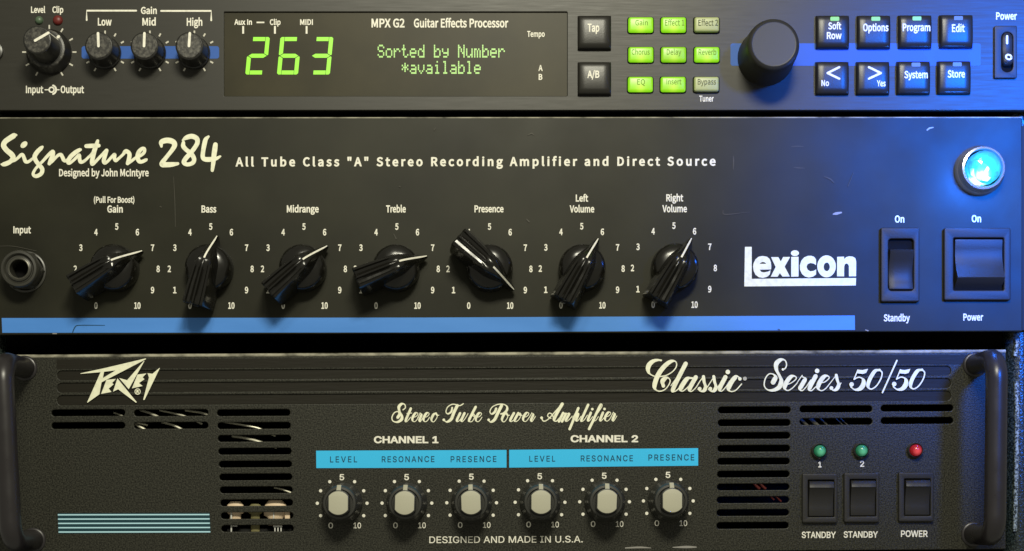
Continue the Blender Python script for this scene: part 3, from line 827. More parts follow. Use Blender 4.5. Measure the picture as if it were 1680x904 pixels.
# ------------------------------------------------------------------ the rack that holds the three units
rack = thing("equipment_rack", "dark speckled equipment rack standing round the three stacked units", "rack", (840, 1180, -40))
bm = new(); add_box(bm, -160, 1840, -140, 1180, -1420, -1400); finish("back_panel", bm, "case", rack)
for x0, x1 in ((-160, -120), (1800, 1840)):
    bm = new(); add_box(bm, x0, x1, -140, 1180, -1399, -60, 4); finish("side_panel", bm, "case", rack)
bm = new(); add_box(bm, -160, 1840, -180, -141, -1420, -60, 4); finish("top_panel", bm, "case", rack)
bm = new(); add_box(bm, -160, 1840, 1181, 1220, -1420, -60, 4); finish("bottom_panel", bm, "case", rack)
for x, nm in ((1684, "rack_rail"), (-28, "rack_rail")):
    bm = new()
    add_lathe(bm, [(0, 0), (24, 0), (24, 1300), (0, 1300)], 0, 0, 40)
    for v in bm.verts:                                   # a rounded upright post
        a, b, c = v.co
        v.co = (x + a * 1.0, -130 + c, -52 + b * 1.1)
    finish(nm, bm, "rail", rack)

for y0, y1 in ((552, 582), (624, 872)):                  # highlight down the rail, put in as two pale strips
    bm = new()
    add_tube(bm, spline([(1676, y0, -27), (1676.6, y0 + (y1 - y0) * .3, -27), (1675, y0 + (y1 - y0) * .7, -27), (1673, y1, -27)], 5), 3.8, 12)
    finish("rail_highlight", bm, "rail_glint", rack)

# ================================================================== 1. effects processor (top)
fx = thing("effects_processor", "slim brushed black effects processor with green digit display, topmost of the rack",
           "effects processor", (840, 180, 0))
shape("front_panel", [round_rect(-40, 1730, -14, 181, 2),
                      round_rect(367.5, 930.5, 19.5, 157.5, 1.5)], -16, 0, "brushed", fx, bevel=1.2, smooth=0)
bm = new(); add_box(bm, -90, 1770, -8, 176, -1100, -17); finish("chassis", bm, "steel", fx)

# -- display window and what glows in it
win = shape("display_window", [round_rect(366, 932, 18, 159, 1)], -9, -3.2, "window", fx)
ZW = -3.2


def seven(segs, bx, by, w=34.5, h=61.5, t=6.6):
    """Lit bars of one digit; bx, by is its bottom left corner."""
    g = 0.7
    m_ = h / 2
    P = {
        "a": [(t + g, 0), (w - t - g, 0), (w - t - g, t), (t + g, t)],
        "d": [(t + g, h - t), (w - t - g, h - t), (w - t - g, h), (t + g, h)],
        "g": [(t * .35, m_), (t + 1, m_ - t / 2), (w - t - 1, m_ - t / 2), (w - t * .35, m_), (w - t - 1, m_ + t / 2), (t + 1, m_ + t / 2)],
        "f": [(2.2, 0), (t, 0), (t, m_ - t / 2 - .6), (1.6, m_ - .8), (0, m_ - 2), (0, 2.2)],
        "e": [(1.6, m_ + .8), (t, m_ + t / 2 + .6), (t, h), (2.2, h), (0, h - 2.2), (0, m_ + 2)],
        "b": [(w - t, 0), (w - 2.2, 0), (w, 2.2), (w, m_ - 2), (w - 1.6, m_ - .8), (w - t, m_ - t / 2 - .6)],
        "c": [(w - t, m_ + t / 2 + .6), (w - 1.6, m_ + .8), (w, m_ + 2), (w, h - 2.2), (w - 2.2, h), (w - t, h)],
    }
    return [[(bx + x + (h - y) * 0.095, by - h + y) for x, y in P[s]] for s in segs]


for segs, bx in (("abged", 402), ("afgedc", 454), ("abgcd", 506.3)):
    shape("display_digit", seven(segs, bx, 121.5), ZW + .4, ZW + .4, "digit", win)

DOT = {
    "S": "01110 10001 10000 01110 00001 10001 01110", "o": "00000 00000 01110 10001 10001 10001 01110",
    "r": "00000 00000 10110 11001 10000 10000 10000", "t": "01000 01000 11100 01000 01000 01001 00110",
    "e": "00000 00000 01110 10001 11111 10000 01110", "d": "00001 00001 01101 10011 10001 10001 01111",
    "b": "10000 10000 10110 11001 10001 10001 11110", "y": "00000 00000 10001 10001 01111 00001 01110",
    "N": "10001 11001 10101 10101 10011 10001 10001", "u": "00000 00000 10001 10001 10001 10011 01101",
    "m": "00000 00000 11010 10101 10101 10101 10101", "*": "00000 00100 10101 01110 10101 00100 00000",
    "a": "00000 00000 01110 00001 01111 10001 01111", "v": "00000 00000 10001 10001 10001 01010 00100",
    "i": "00100 00000 01100 00100 00100 00100 01110", "l": "01100 00100 00100 00100 00100 00100 01110",
}


def dot_text(s, x, y, px, py):
    bm = new()
    for k, ch in enumerate(s):
        if ch == " ":
            continue
        for r, row in enumerate(DOT[ch].split()):
            for c, on in enumerate(row):
                if on == "1":
                    x0, y0 = x + k * px * 6 + c * px, y + r * py
                    vs = [bm.verts.new((x0 + a, y0 + b, ZW + .4)) for a, b in
                          ((.1, .15), (px - .1, .15), (px - .1, py - .15), (.1, py - .15))]
                    bm.faces.new(vs)
    return finish("display_text", bm, "dots", win, smooth=0, flat=True)


dot_text("Sorted by Number", 619.3, 72.5, 2.2, 3.05)
dot_text("*available", 658.9, 99.2, 2.2, 3.05)
text("Aux In", 384, 413, 31.2, 39.6, win, d=ZW, bold=4.5)
text("Clip", 442.3, 460, 31.2, 39.8, win, d=ZW, bold=4.5)
text("MIDI", 492, 513, 31.2, 39.8, win, d=ZW, bold=4.5)
shape("printed_dash", [[(420.5, 34.8), (433.3, 34.8), (433.3, 37.2), (420.5, 37.2)]], ZW + INK, ZW + INK, "ink", win)
for x in (398.6, 450.8, 502.8):
    shape("printed_tick", [[(x - 1.6, 42), (x + 1.4, 42), (x + 1.4, 54.5), (x - 1.6, 54.5)]], ZW + INK, ZW + INK, "ink", win)
text("MPX G2", 609.3, 663.7, 30.4, 43.8, win, d=ZW, bold=4.5)
text("Guitar Effects Processor", 678.8, 834, 30.4, 43.8, win, d=ZW, bold=4.5)
text("Tempo", 865, 893.8, 50.4, 59.4, win, d=ZW, bold=4)
text("A", 883.4, 890.4, 106.3, 115.4, win, d=ZW, bold=4.5)
text("B", 883.8, 890, 121, 130, win, d=ZW, bold=4.5)

# -- left end: socket, level lamps, stacked input/output knob
bm = new()
add_lathe(bm, [(17, 0), (16.5, 6), (13.5, 7), (13, 1), (13, -1), (0, -1)], -11, 85)
finish("socket", bm, "jack", fx)
text("Level", 51, 74.3, 11.2, 20.8, fx, bold=4.5)
text("Clip", 86, 104, 11.2, 20.8, fx, bold=4.5)
for nm, x, y, r, mt in (("level_lamp", 64.6, 33.6, 6.6, "dim_led"), ("clip_lamp", 95.2, 33.6, 8, "clip_led")):
    bm = new(); add_lathe(bm, [(r, -2), (r, 2), (r * .85, 4.5), (r * .5, 6.4), (0, 7)], x, y, 32); finish(nm, bm, mt, fx)
dashes("dial_marks", 81, 85.5, 38, 44.5, [30 * k for k in (-2, -1, 0, 1, 2, 3, 6, 7, 8)], 2.5, fx)
text("Input", 42.6, 71.2, 141.2, 152.4, fx, bold=4.5)
text("Output", 99.6, 138, 141.2, 152.4, fx, bold=4.5)
bm = new()
brush(bm, [(74, 147.4), (80.5, 147.4)], 1.8, INK, 2, False)
brush(bm, [(91, 147.4), (97, 147.4)], 1.8, INK + .12, 2, False)
brush(bm, ellipse(84.8, 147.4, 4.0, 4.0, 24) + [(88.8, 147.4)], 2.4, INK + .24, 1, False)
brush(bm, [(84.8 + 7.4 * math.cos(a), 147.4 + 7.4 * math.sin(a)) for a in [math.radians(q) for q in range(-70, 71, 14)]], 3.0, INK + .36, 2)
finish("concentric_symbol", bm, "ink", fx, smooth=0, flat=True)
bm = new()
add_lathe(bm, [(36.5, 0), (36.5, 7), (34, 10), (32, 22), (30.5, 25), (27.5, 25.5), (24, 25.5), (0, 25.5)], 81.5, 86, 60)
lower = finish("output_knob", bm, "knob", fx)
bm = new()
add_lathe(bm, [(31.8, 22.4), (30.8, 25.2), (27.6, 25.9)], 81.5, 86, 60)
finish("knob_rim", bm, "cap", lower)
bm = new(); blob(bm, 81.5 + 28 * math.cos(.72), 86 - 28 * math.sin(.72), 3, 2.4, 26.6, -.7); finish("pointer_dot", bm, "ink", lower, smooth=0, flat=True)
bm = new()
add_lathe(bm, [(25, 25.6), (24.6, 50), (23.3, 73), (22.4, 76), (20.8, 77), (0, 77)], 81.5, 86, 60, ripple=(0, 2, 0.03))
upper = finish("input_knob", bm, "knob", fx)
bm = new(); add_lathe(bm, [(20.6, 77.1), (19.8, 77.8), (0, 77.8)], 81.5, 86, 60); finish("knob_cap", bm, "cap", upper)
ca, sa = math.cos(math.radians(30)), -math.sin(math.radians(30))
bm = new()
brush(bm, [(81.5 - 3 * ca, 86 - 3 * sa), (81.5 + 21.5 * ca, 86 + 21.5 * sa)], 4.2, 78.3, 2, False)
nx, ny = -sa * 1.6, ca * 1.6
q = [(81.5 + 22.6 * ca + nx, 86 + 22.6 * sa + ny, 78.2), (81.5 + 22.6 * ca - nx, 86 + 22.6 * sa - ny, 78.2),
     (81.5 + 25.4 * ca - nx, 86 + 25.4 * sa - ny, 30), (81.5 + 25.4 * ca + nx, 86 + 25.4 * sa + ny, 30)]
bm.faces.new([bm.verts.new(p) for p in q])
finish("pointer_line", bm, "ink", upper, smooth=0, flat=True)

# -- gain knobs on their blue bar
bm = new()
for pts in ([(142.3, 33), (142.3, 17.6), (223.4, 17.6)], [(264.4, 18), (346.6, 18), (346.6, 33.5)]):
    brush(bm, pts, 2.9, INK, 1, False)
finish("gain_bracket", bm, "ink", fx, smooth=0, flat=True)
text("Gain", 231.2, 257.4, 12, 22.6, fx, bold=4.5)
text("Low", 160.6, 183.3, 30, 41.6, fx, bold=4.5)
text("Mid", 233.6, 255.7, 30, 41.6, fx, bold=4.5)
text("High", 306.4, 332, 30, 42, fx, bold=4.5)
shape("blue_bar", [round_rect(134, 359.5, 75.8, 96.2, 4)], .25, .25, "blue_bar", fx)
for x in (172.5, 246, 319):
    dashes("dial_marks", x, 85.8, 30, 35.5, [30 * k for k in (-2, -1, 1, 2, 3, 4, 5, 7, 8)], 2.6, fx)
bm = new()
add_lathe(bm, [(26.5, 0), (26.5, 6), (25, 8), (23, 40), (22.4, 45), (20.6, 46.5), (0, 46.5)], 0, 0, 56, ripple=(2, 3, 0.03))
k0 = finish("gain_knob", bm, "knob", fx, origin=(0, 0, 0))
bm = new(); add_lathe(bm, [(20.4, 46.6), (19.4, 47.6), (0, 47.6)], 0, 0, 48)
o = finish("knob_cap", bm, "cap", None, origin=(0, 0, 0)); o.parent = k0; o.location = (0, 0, 0)
bm = new(); brush(bm, [(0, 1), (0, -19.6)], 4.2, 48.1, 2, False)
o = finish("pointer_line", bm, "ink", None, origin=(0, 0, 0), smooth=0, flat=True); o.parent = k0; o.location = (0, 0, 0)
for i, (x, a) in enumerate(((172.8, 2), (246.3, -2), (318.8, -4))):
    if i == 0:
        k0.location = W(x, 87.3) - world_of(fx)
        k0.rotation_euler = (0, math.radians(-a), 0)
    else:
        copy_part(k0, fx, W(x, 87.3), (0, math.radians(-a), 0))

# -- square push buttons
def push(x0, x1, y0, y1, name="push_button", h=10.0, mat="button", crown=1.5):
    """A key whose face is gently domed from top to bottom."""
    bm = new()
    cy, hy = (y0 + y1) / 2, (y1 - y0) / 2
    cols = []
    for x, cut in ((x0, 99), (x0 + .4, 4.2), (x0 + 1.6, 1.6), (x0 + 4, .2), (x0 + 14, 0), (x1 - 14, 0), (x1 - 4, .2), (x1 - 1.6, 1.6), (x1 - .4, 4.2), (x1, 99)):
        col = []
        for y, cv in ((y0, 99), (y0 + .4, 4.2), (y0 + 1.6, 1.6), (y0 + 4, .2), (y0 + 10, 0), (y0 + 18, 0), (cy, 0), (y1 - 18, 0), (y1 - 10, 0), (y1 - 4, .2), (y1 - 1.6, 1.6), (y1 - .4, 4.2), (y1, 99)):
            top = h + crown * (1 - ((y - cy) / hy) ** 2)
            col.append(bm.verts.new((x, y, -1 if max(cut, cv) > 50 else top - (cut + cv if cut + cv < 5.4 else 5.4))))
        cols.append(col)
    for a, b in zip(cols, cols[1:]):
        for i in range(len(a) - 1):
            bm.faces.new((a[i], a[i + 1], b[i + 1], b[i]))
    return finish(name, bm, mat, fx, smooth=70)


HB = 11.3
for x0, x1, y0, y1, lab in ((947.5, 1002.5, 27, 82.5, ("Tap", 963.4, 982.6, 42.5, 54.8)), (947.5, 1002.5, 103, 157, ("A/B", 963, 982.8, 119.2, 130.2))):
    b = push(x0, x1, y0, y1)
    text(*lab, b, d=HB, bold=5)
for x0, y0, lines, lit in (
        (1337.5, 27, (("Soft", 1356.4, 1378, 40.6, 51), ("Row", 1354.2, 1378.6, 56.2, 66.8)), 1),
        (1405, 27, (("Options", 1413.4, 1455, 42.6, 54), ), 1),
        (1472.5, 26.5, (("Program", 1478.3, 1523.4, 42.4, 53.8), ), 1),
        (1540, 26, (("Edit", 1558.6, 1579.8, 43.6, 55.2), ), 0),
        (1337, 102.5, (("No", 1345.4, 1358, 134.6, 143.6), ), None),
        (1403.5, 102.5, (("Yes", 1436, 1450.4, 135, 144.2), ), None),
        (1470, 102, (("System", 1480.8, 1519.2, 119.8, 130.8), ), 0),
        (1536.5, 101.5, (("Store", 1551.4, 1580, 118.6, 129.8), ), 0)):
    b = push(x0, x0 + 54.5, y0, y0 + 54)
    for l in lines:
        text(*l, b, d=HB, bold=5)
    if lit is not None:
        cx = {1337.5: 1367.4, 1405: 1434.4, 1472.5: 1501.6, 1540: 1569.4, 1470: 1500, 1536.5: 1567.4}[x0]
        cy = y0 + 7.0
        shape("indicator_light", [round_rect(cx - 7.2, cx + 7.2, cy - 3.3, cy + 3.3, 1.6)], HB - 3, HB + .3,
              "lit_lens" if lit else "unlit_lens", b)
    if x0 == 1337 or x0 == 1403.5:
        bm = new()
        pts = [(1374.6, 113.2), (1355.4, 122.8), (1374.6, 132)] if x0 == 1337 else [(1423, 113.2), (1442.6, 122.8), (1423, 132)]
        for k, (p, q) in enumerate(zip(pts, pts[1:])):
            brush(bm, [p, q], 3.6, HB + INK + k * .12, 2, False)
        finish("arrow_mark", bm, "ink", b, smooth=0, flat=True)

# -- nine small translucent buttons
NINE = [("Gain", 1041.6, 1062, 35.6, 44), ("Effect 1", 1090.2, 1121.6, 35.2, 44.4), ("Effect 2", 1144.6, 1176.8, 35.2, 44.6),
        ("Chorus", 1035.6, 1065, 83.4, 92), ("Delay", 1093, 1116.8, 83.4, 92), ("Reverb", 1145, 1174, 83.4, 92.4),
        ("EQ", 1044.6, 1057.6, 132.4, 141), ("Insert", 1092.6, 1117, 132, 140.6), ("Bypass", 1143.6, 1173.6, 132, 140.8)]
for k, lab in enumerate(NINE):
    r, c = divmod(k, 3)
    x0 = (1030.2, 1083.8, 1138.2)[c] + (0, .2, -.6)[r]
    y0 = (29.5, 78.2, 127)[r]
    unlit = k in (2, 8)
    film("button_shadow", [round_rect(x0 - 1.3, x0 + 42.8, y0 - 1.2, y0 + 26.4, 4)], .3, "dark", fx)  # dark film painted as the shadow outline round each button
    bm = new()
    add_box(bm, x0, x0 + 41.5, y0, y0 + 25, -1, 9, 3.4, 4, .8)
    es = [e for e in bm.edges if abs(e.verts[0].co.z - e.verts[1].co.z) > 3]
    b = finish("lit_button" if not unlit else "unlit_button", bm, "unlit_button" if unlit else "lit_button", fx, smooth=60)
    text(*lab, b, mat="olive_ink" if unlit else "green_ink", d=9.05, bold=1.2)
text("Tuner", 1147.2, 1171, 157.4, 166.4, fx, bold=4.5)

# -- big encoder knob on its blue bar
shape("blue_bar", [round_rect(1198.5, 1609, 71.2, 108, 4)], .25, .25, "blue_bar", fx)
bm = new()
add_lathe(bm, [(46, 0), (46, 5), (45, 8), (43, 60), (42, 76), (40.8, 81.5), (38.5, 84.8), (36, 86), (35.2, 85.6), (34, 85.6), (0, 84.6)], 1256, 95, 72)
finish("encoder_knob", bm, "encoder", fx)

# -- power switch
text("Power", 1634, 1668.4, 20.8, 32, fx, bold=5)
shape("switch_bezel", [round_rect(1630, 1667, 43.5, 129.5, 2.5), round_rect(1641.5, 1660.5, 54, 119.5, 9.4)], 0, 5.5, "switch", fx, bevel=1.2)
bm = new(); add_box(bm, 1640, 1662, 52, 121, -8, .2); finish("switch_well", bm, "dark", fx)
bm = new()
secs = []
for y, d in ((54.5, 4.5), (60, 6.6), (68, 6.9), (76, 6.2), (84, 6.4), (92, 8.6), (99, 11.4), (104, 12.6), (107, 11.5), (109, 3)):
    hw = 8.9 * min(1, math.sqrt(max(.12, 1 - max(0, (64 - y) / 10.5) ** 2, 0)) if y < 64 else (1 if y < 100 else math.sqrt(max(.2, 1 - ((y - 100) / 10.5) ** 2))))
    secs.append((y, d, hw))
rows = [[bm.verts.new((1651 + sx * hw, y, dd)) for sx, dd in ((-1, -4), (-1, d - 1.5), (-.82, d), (.82, d), (1, d - 1.5), (1, -4))] for y, d, hw in secs]
for a, b in zip(rows, rows[1:]):
    for i in range(5):
        bm.faces.new((a[i], a[i + 1], b[i + 1], b[i]))
bm.faces.new(rows[0]); bm.faces.new(rows[-1][::-1])
rk = finish("rocker", bm, "switch", fx, smooth=50)
bm = new(); brush(bm, [(1650, 61.5), (1650, 73)], 3.6, 7.6, 2, False); finish("on_mark", bm, "ink", rk, smooth=0, flat=True)
bm = new(); brush(bm, [(x, y, 3.2) for x, y in ellipse(1651.5, 96.5, 4.3, 4.3, 24) + [(1655.8, 96.5)]], 3.2, 0, 1, False)
for v in bm.verts:
    v.co.z = 8.9 + (v.co.y - 92) * .41 + .7
finish("off_mark", bm, "ink", rk, smooth=0, flat=True)

# ================================================================== 2. tube preamplifier (middle)
pre = thing("tube_preamplifier", "black tube preamplifier with chicken-head knobs and glowing blue jewel lamp, between the other units",
            "preamplifier", (840, 548, 0))
HOLES = [round_rect(1455, 1497.5, 392, 477, 2), round_rect(1563, 1645, 391, 477, 2)]
shape("front_panel", [[(-60, 192.6), (1677, 191.6), (1677.5, 543.5), (-60, 549.5)]], -14, 0, "panel", pre, bevel=1.6, smooth=0)
bm = new(); add_box(bm, -100, 1770, 203, 540, -1150, -15); finish("chassis", bm, "steel", pre)
bm = new(); add_tube(bm, [(-60 + 1737 * k / 6, 193.7 - k / 6, -.9) for k in range(7)], 1.25, 10); finish("panel_edge_or_highlight", bm, "edge", pre)  # pale tube puts a highlight along the panel's top edge
bm = new()
for k, st in enumerate((
        [(26.6, 221.6, 4), (23.4, 222.4, 8.2), (16.5, 226.6, 8.6), (8.6, 232.4, 8.4), (6, 239, 8.6), (11, 246.5, 8.4), (18.6, 253, 8.8), (21.6, 258.6, 8.4), (17.6, 264.6, 7.2), (11, 268.3, 7.6), (5.2, 269.8, 6.6), (2.4, 269.6, 3)],
        [(15.5, 265.8, 4), (24, 263.4, 4.2), (30, 258.6, 5), (34.6, 254.2, 5.2), (37.4, 254.2, 5.6), (39.6, 259, 6), (42, 264.8, 6.2), (46.6, 265.4, 5), (53.4, 260.4, 4.2)],
        [(69.6, 241.2, 4.4), (67.2, 243.4, 6.6), (60.6, 250.2, 7.4), (57, 257.2, 7.4), (59.2, 264, 7), (64.6, 271, 7), (69.4, 277.6, 7), (67.6, 285, 6.6), (59.4, 289.2, 6.2), (54.6, 286, 5.2), (57, 279.2, 4.6), (63.6, 271, 4.6), (70, 264.8, 4.8), (77.6, 256.4, 5.4), (84, 250.2, 6)],
        [(84, 250.4, 5.6), (87, 249, 6.6), (86.6, 255, 7), (83.6, 262, 6.8), (81, 268.6, 5.8)],
        [(81.4, 268.4, 4.6), (86, 264.6, 4.8), (94.6, 255.6, 5), (99.6, 253.8, 6), (102.4, 257.4, 6.2), (105, 262.8, 6.2), (108.4, 264, 4.6), (114, 259, 4.2)],
        [(132.4, 245.6, 4.4), (130.4, 246.2, 6), (123.6, 250.4, 7), (116.4, 256.8, 7.2), (112.4, 263, 6.6), (111.8, 267.2, 5.4), (114.6, 267.8, 4.8), (120.6, 263.2, 4.6), (126.6, 257.4, 5.2), (130, 254.8, 6), (130.6, 260.6, 6), (132.4, 265.8, 6), (137.6, 264.8, 5), (145, 258.4, 4.4), (153, 249.4, 4.6), (159.6, 232.6, 5)],
        [(160.4, 231.2, 5), (158, 238.6, 7), (154.6, 248.6, 7.6), (152.4, 258.6, 7.4), (151, 266.6, 6.8), (152.4, 269.4, 5.6), (159.8, 262.2, 5), (169.6, 252, 5), (174.8, 247, 6)],
        [(141.8, 239.8, 6.6), (150, 239.5, 7.2), (162, 239, 6.4)],
        [(175.2, 247, 6), (172.8, 254.4, 6.6), (170.4, 263.6, 6.6), (172.2, 267.6, 5.6), (177, 264.6, 4.8), (183.8, 257.2, 4.8), (188.2, 253.8, 5.8), (187.8, 259.6, 6), (190, 263.6, 5.6), (194.2, 260.8, 4.8), (202, 253.6, 4.8), (205, 249.4, 6.4), (208, 248.4, 6.8), (212.4, 252.4, 6.8), (212, 259.8, 7), (209.4, 268.4, 5.8)],
        [(209.4, 268.6, 5), (215, 265, 4.8), (223.8, 258.4, 4.8), (231, 255.4, 5), (236.6, 250.2, 5.4), (237, 244.6, 5.6), (233, 244.2, 5.8), (227.8, 249.8, 7), (225.8, 258, 7.2), (228.4, 264.6, 6.8), (233, 265.4, 6), (239.6, 262.4, 5.4), (240.8, 261.6, 3.6)])):
    brush(bm, st, 6, INK + .05 * k)
blob(bm, 39.4, 237.4, 6.6, 4.4, INK, -.75)
finish("script_lettering", bm, "yellow_ink", pre, smooth=0, flat=True)
bm = new()
for k, st in enumerate((
        [(150, 305, 40), (150, 235, 80), (235, 205, 90), (330, 222, 90), (368, 275, 84), (335, 350, 72), (250, 460, 66), (172, 560, 76), (165, 600, 90), (220, 606, 86), (320, 602, 78), (420, 588, 50)],
        [(500, 203, 30), (560, 160, 72), (650, 138, 82), (730, 172, 80), (742, 245, 74), (695, 330, 72), (620, 425, 76), (545, 510, 76), (522, 570, 76), (580, 602, 66), (665, 575, 70), (688, 510, 72), (640, 425, 76), (560, 360, 70), (510, 300, 74), (512, 240, 56)],
        [(925, 142, 40), (880, 190, 70), (858, 270, 76), (838, 380, 70), (832, 480, 72), (870, 516, 78), (960, 518, 80), (1050, 505, 60), (1120, 468, 34)],
        [(1040, 275, 76), (1030, 350, 84), (1015, 460, 80), (1004, 580, 70), (988, 700, 52)])):
    brush(bm, zoomed(st, 250, 210, 10.046), 6, INK + .05 * k)
finish("script_lettering", bm, "yellow_ink", pre, smooth=0, flat=True)
text("Designed by John McIntyre", 97, 244, 277.8, 289, pre, bold=4.2)
text('All Tube Class "A" Stereo Recording Amplifier and Direct Source', 386.4, 1174, 259, 272.6, pre, bold=5.5, xs=0.98, slope=-0.0016)
text("(Pull For Boost)", 154, 220.6, 323.2, 332.4, pre, bold=4.5)
for s, x0, x1, y0, y1 in (("Gain", 176, 201.6, 337.6, 348.4), ("Bass", 330.6, 355, 337.6, 348.4), ("Midrange", 470.6, 523, 337.4, 348.2),
                          ("Treble", 633.4, 665.8, 337.4, 348.2), ("Presence", 778.4, 826.2, 337.4, 348), ("Left", 944.6, 965, 319.8, 330.4),
                          ("Volume", 934.6, 975, 337.4, 348.2), ("Right", 1093, 1121, 319.2, 330), ("Volume", 1086.6, 1127, 337, 347.8),
                          ("Input", 22, 51, 371.8, 382.4), ("On", 1468, 1483.6, 354, 364.8), ("On", 1594, 1609.6, 353.4, 364.2),
                          ("Standby", 1449.6, 1492.8, 516.2, 526.8), ("Power", 1580.2, 1613, 515, 525.6)):
    text(s, x0, x1, y0, y1, pre, bold=4.8)
shape("blue_stripe", [[(2.8, 521.8), (700, 521), (1402.4, 517.6), (1402.6, 541.2), (700, 545.4), (3.8, 546)]], .3, .3, "blue_stripe", pre)
bm = new(); brush(bm, [(119.5, 545, 1.4), (121, 541, 1.6), (124, 535.8, 1.6), (129, 533.8, 1.2), (150, 533.6, 1.1), (172, 533.8, .7)], 1.4, .8, 4)
finish("stripe_scratch", bm, "navy_ink", pre, smooth=0, flat=True)
lx = [[(97, 80), (186, 80), (186, 500), (1555, 489), (1552, 587), (88, 600)],
      [(440, 377), (442, 330), (438, 285), (420, 238), (386, 210), (330, 200), (278, 209), (236, 243), (211, 292), (203, 340), (211, 395), (234, 445), (278, 478), (330, 488), (388, 474), (422, 443), (434, 386), (402, 405), (345, 416), (310, 408), (290, 380)],
      [(288, 303), (305, 287), (333, 278), (360, 286), (378, 303)],
      [(440, 215), (535, 215), (568, 272), (598, 213), (690, 213), (618, 340), (686, 470), (590, 470), (556, 426), (525, 472), (435, 472), (500, 345)],
      [(704, 212), (800, 210), (800, 470), (703, 472)], ellipse(753, 163, 53, 38),
      [(1030, 245), (1006, 212), (968, 198), (925, 198), (875, 218), (836, 262), (818, 322), (820, 380), (846, 437), (885, 470), (935, 483), (990, 471), (1030, 442), (1032, 375), (1000, 395), (955, 402), (920, 380), (905, 343), (918, 308), (955, 292), (1000, 300), (1030, 320)],
      ellipse(1168, 336, 122, 144, 40), ellipse(1170, 343, 40, 56, 28),
      [(1307, 212), (1397, 209), (1400, 240), (1425, 215), (1465, 204), (1510, 208), (1545, 228), (1557, 275), (1555, 467), (1462, 467), (1461, 335), (1450, 306), (1430, 298), (1408, 308), (1399, 340), (1398, 467), (1305, 467)]]
shape("maker_lettering", [zoomed(p, 1210, 395, 8) for p in lx], INK, INK, "yellow_ink", pre)

# -- input jack
bm = new()
add_lathe(bm, [(34.5, 0), (34, 3), (32, 4), (31, 4)], 42, 446, 48)
add_lathe(bm, [(33, 3), (33, 14), (30.5, 17), (30, 17)], 42, 446, 6)
jk = finish("input_jack", bm, "jack", pre)
bm = new()
add_lathe(bm, [(29.5, 15), (30.5, 30), (30.5, 38), (28.6, 41), (25, 41.5), (23, 39), (22, 36.5), (20.5, 36.5), (20, 39.5), (17.8, 40.5), (15.6, 39.5), (14.6, 36), (14.4, 4), (0, 4)], 42, 446, 60)
finish("jack_collar", bm, "jack", jk)
bm = new(); add_lathe(bm, [(17.6, 40.6), (16.4, 41.2), (15.0, 40), (14.5, 33)], 42, 446, 60); finish("jack_ferrule", bm, "nickel", jk)
bm = new(); add_lathe(bm, [(14.3, 6), (14.3, 10), (0, 10)], 42, 446, 40); finish("jack_bore", bm, "dark", jk)

# -- seven chicken-head knobs
def section(t):
    """Half width at the foot, half width at the ridge, height, at t along the pointer (+ = tip)."""
    pts = [(-66, 22.6, 16.4, 74), (-64, 23.4, 17, 76), (-40, 23, 16.2, 77), (-10, 22, 14.4, 77.5), (4, 21.2, 12.8, 77),
           (12, 19.6, 10.4, 73), (20, 17.2, 8.0, 65), (30, 13.4, 5.6, 52), (40, 8, 3.2, 38), (48, 4.6, 2.2, 27), (54, 2.4, 1.4, 20)]
    for a, b in zip(pts, pts[1:]):
        if a[0] <= t <= b[0]:
            f = (t - a[0]) / (b[0] - a[0])
            return [a[i] + (b[i] - a[i]) * f for i in range(1, 4)]
    return list(pts[-1][1:])


bm = new()
T = [-66, -64, -52, -40, -25, -10, -3, 4, 8, 12, 16, 20, 25, 30, 35, 40, 44, 48, 51, 54]
rows = []
for t in T:
    f, r, h = section(t)
    base = 10 if t < 40 else 10 + (t - 40) * .35
    flute = max(0.0, min(1.0, (8 - t) / 16)) * 4.2
    prof = [(-f, base), (-f * .97, base + (h - base) * .35), (-r - (f - r) * .22, base + (h - base) * .76), (-r - .4, h - 6), (-r + .8, h - 1.6),
            (-r * .74, h), (-r * .60, h - flute * .8), (-r * .36, h - flute), (-r * .17, h - flute * .6), (-r * .08, h + flute * .2), (0, h + flute * .35)]
    prof = prof + [(-x, y) for x, y in prof[-2::-1]]
    rows.append([bm.verts.new((x, -t, d)) for x, d in prof])
for a, b in zip(rows, rows[1:]):
    for i in range(len(a) - 1):
        bm.faces.new((a[i], a[i + 1], b[i + 1], b[i]))
bm.faces.new(rows[0])
bm.faces.new(rows[-1][::-1])
add_lathe(bm, [(38, 0), (38.4, 4), (38.2, 18), (37.4, 28), (35.6, 34), (32.6, 37.6), (28, 40.2), (22, 42.0), (15, 43.4), (7, 44.3), (0, 44.5)], 0, 0, 64)
ck = finish("chicken_head_knob", bm, "glossy", pre, origin=(0, 0, 0), smooth=38)
bm = new()
prev = None
for t in [9, 13, 17, 21, 26, 31, 36, 41, 45, 49, 52, 53.8]:
    f, r, h = section(t)
    w = max(.7, 1.45 - max(0, t - 44) * .08)
    row = (bm.verts.new((-w, -t, h + 1.3)), bm.verts.new((w, -t, h + 1.3)))
    if prev:
        bm.faces.new((prev[0], prev[1], row[1], row[0]))
    prev = row
o = finish("pointer_line", bm, "ink", None, origin=(0, 0, 0), smooth=0, flat=True); o.parent = ck; o.location = (0, 0, 0)
bm = new()
add_lathe(bm, [(4.4, 0), (4.4, 1.2), (2.8, 1.2), (2.6, -.8), (0, -.8)], 0, 0, 20)
for v in bm.verts:                                       # grub screw in the tail of the knob
    a, b, c = v.co
    v.co = (a, 66.2 + c, 40 + b)
o = finish("grub_screw", bm, "knob", None, origin=(0, 0, 0)); o.parent = ck; o.location = (0, 0, 0)
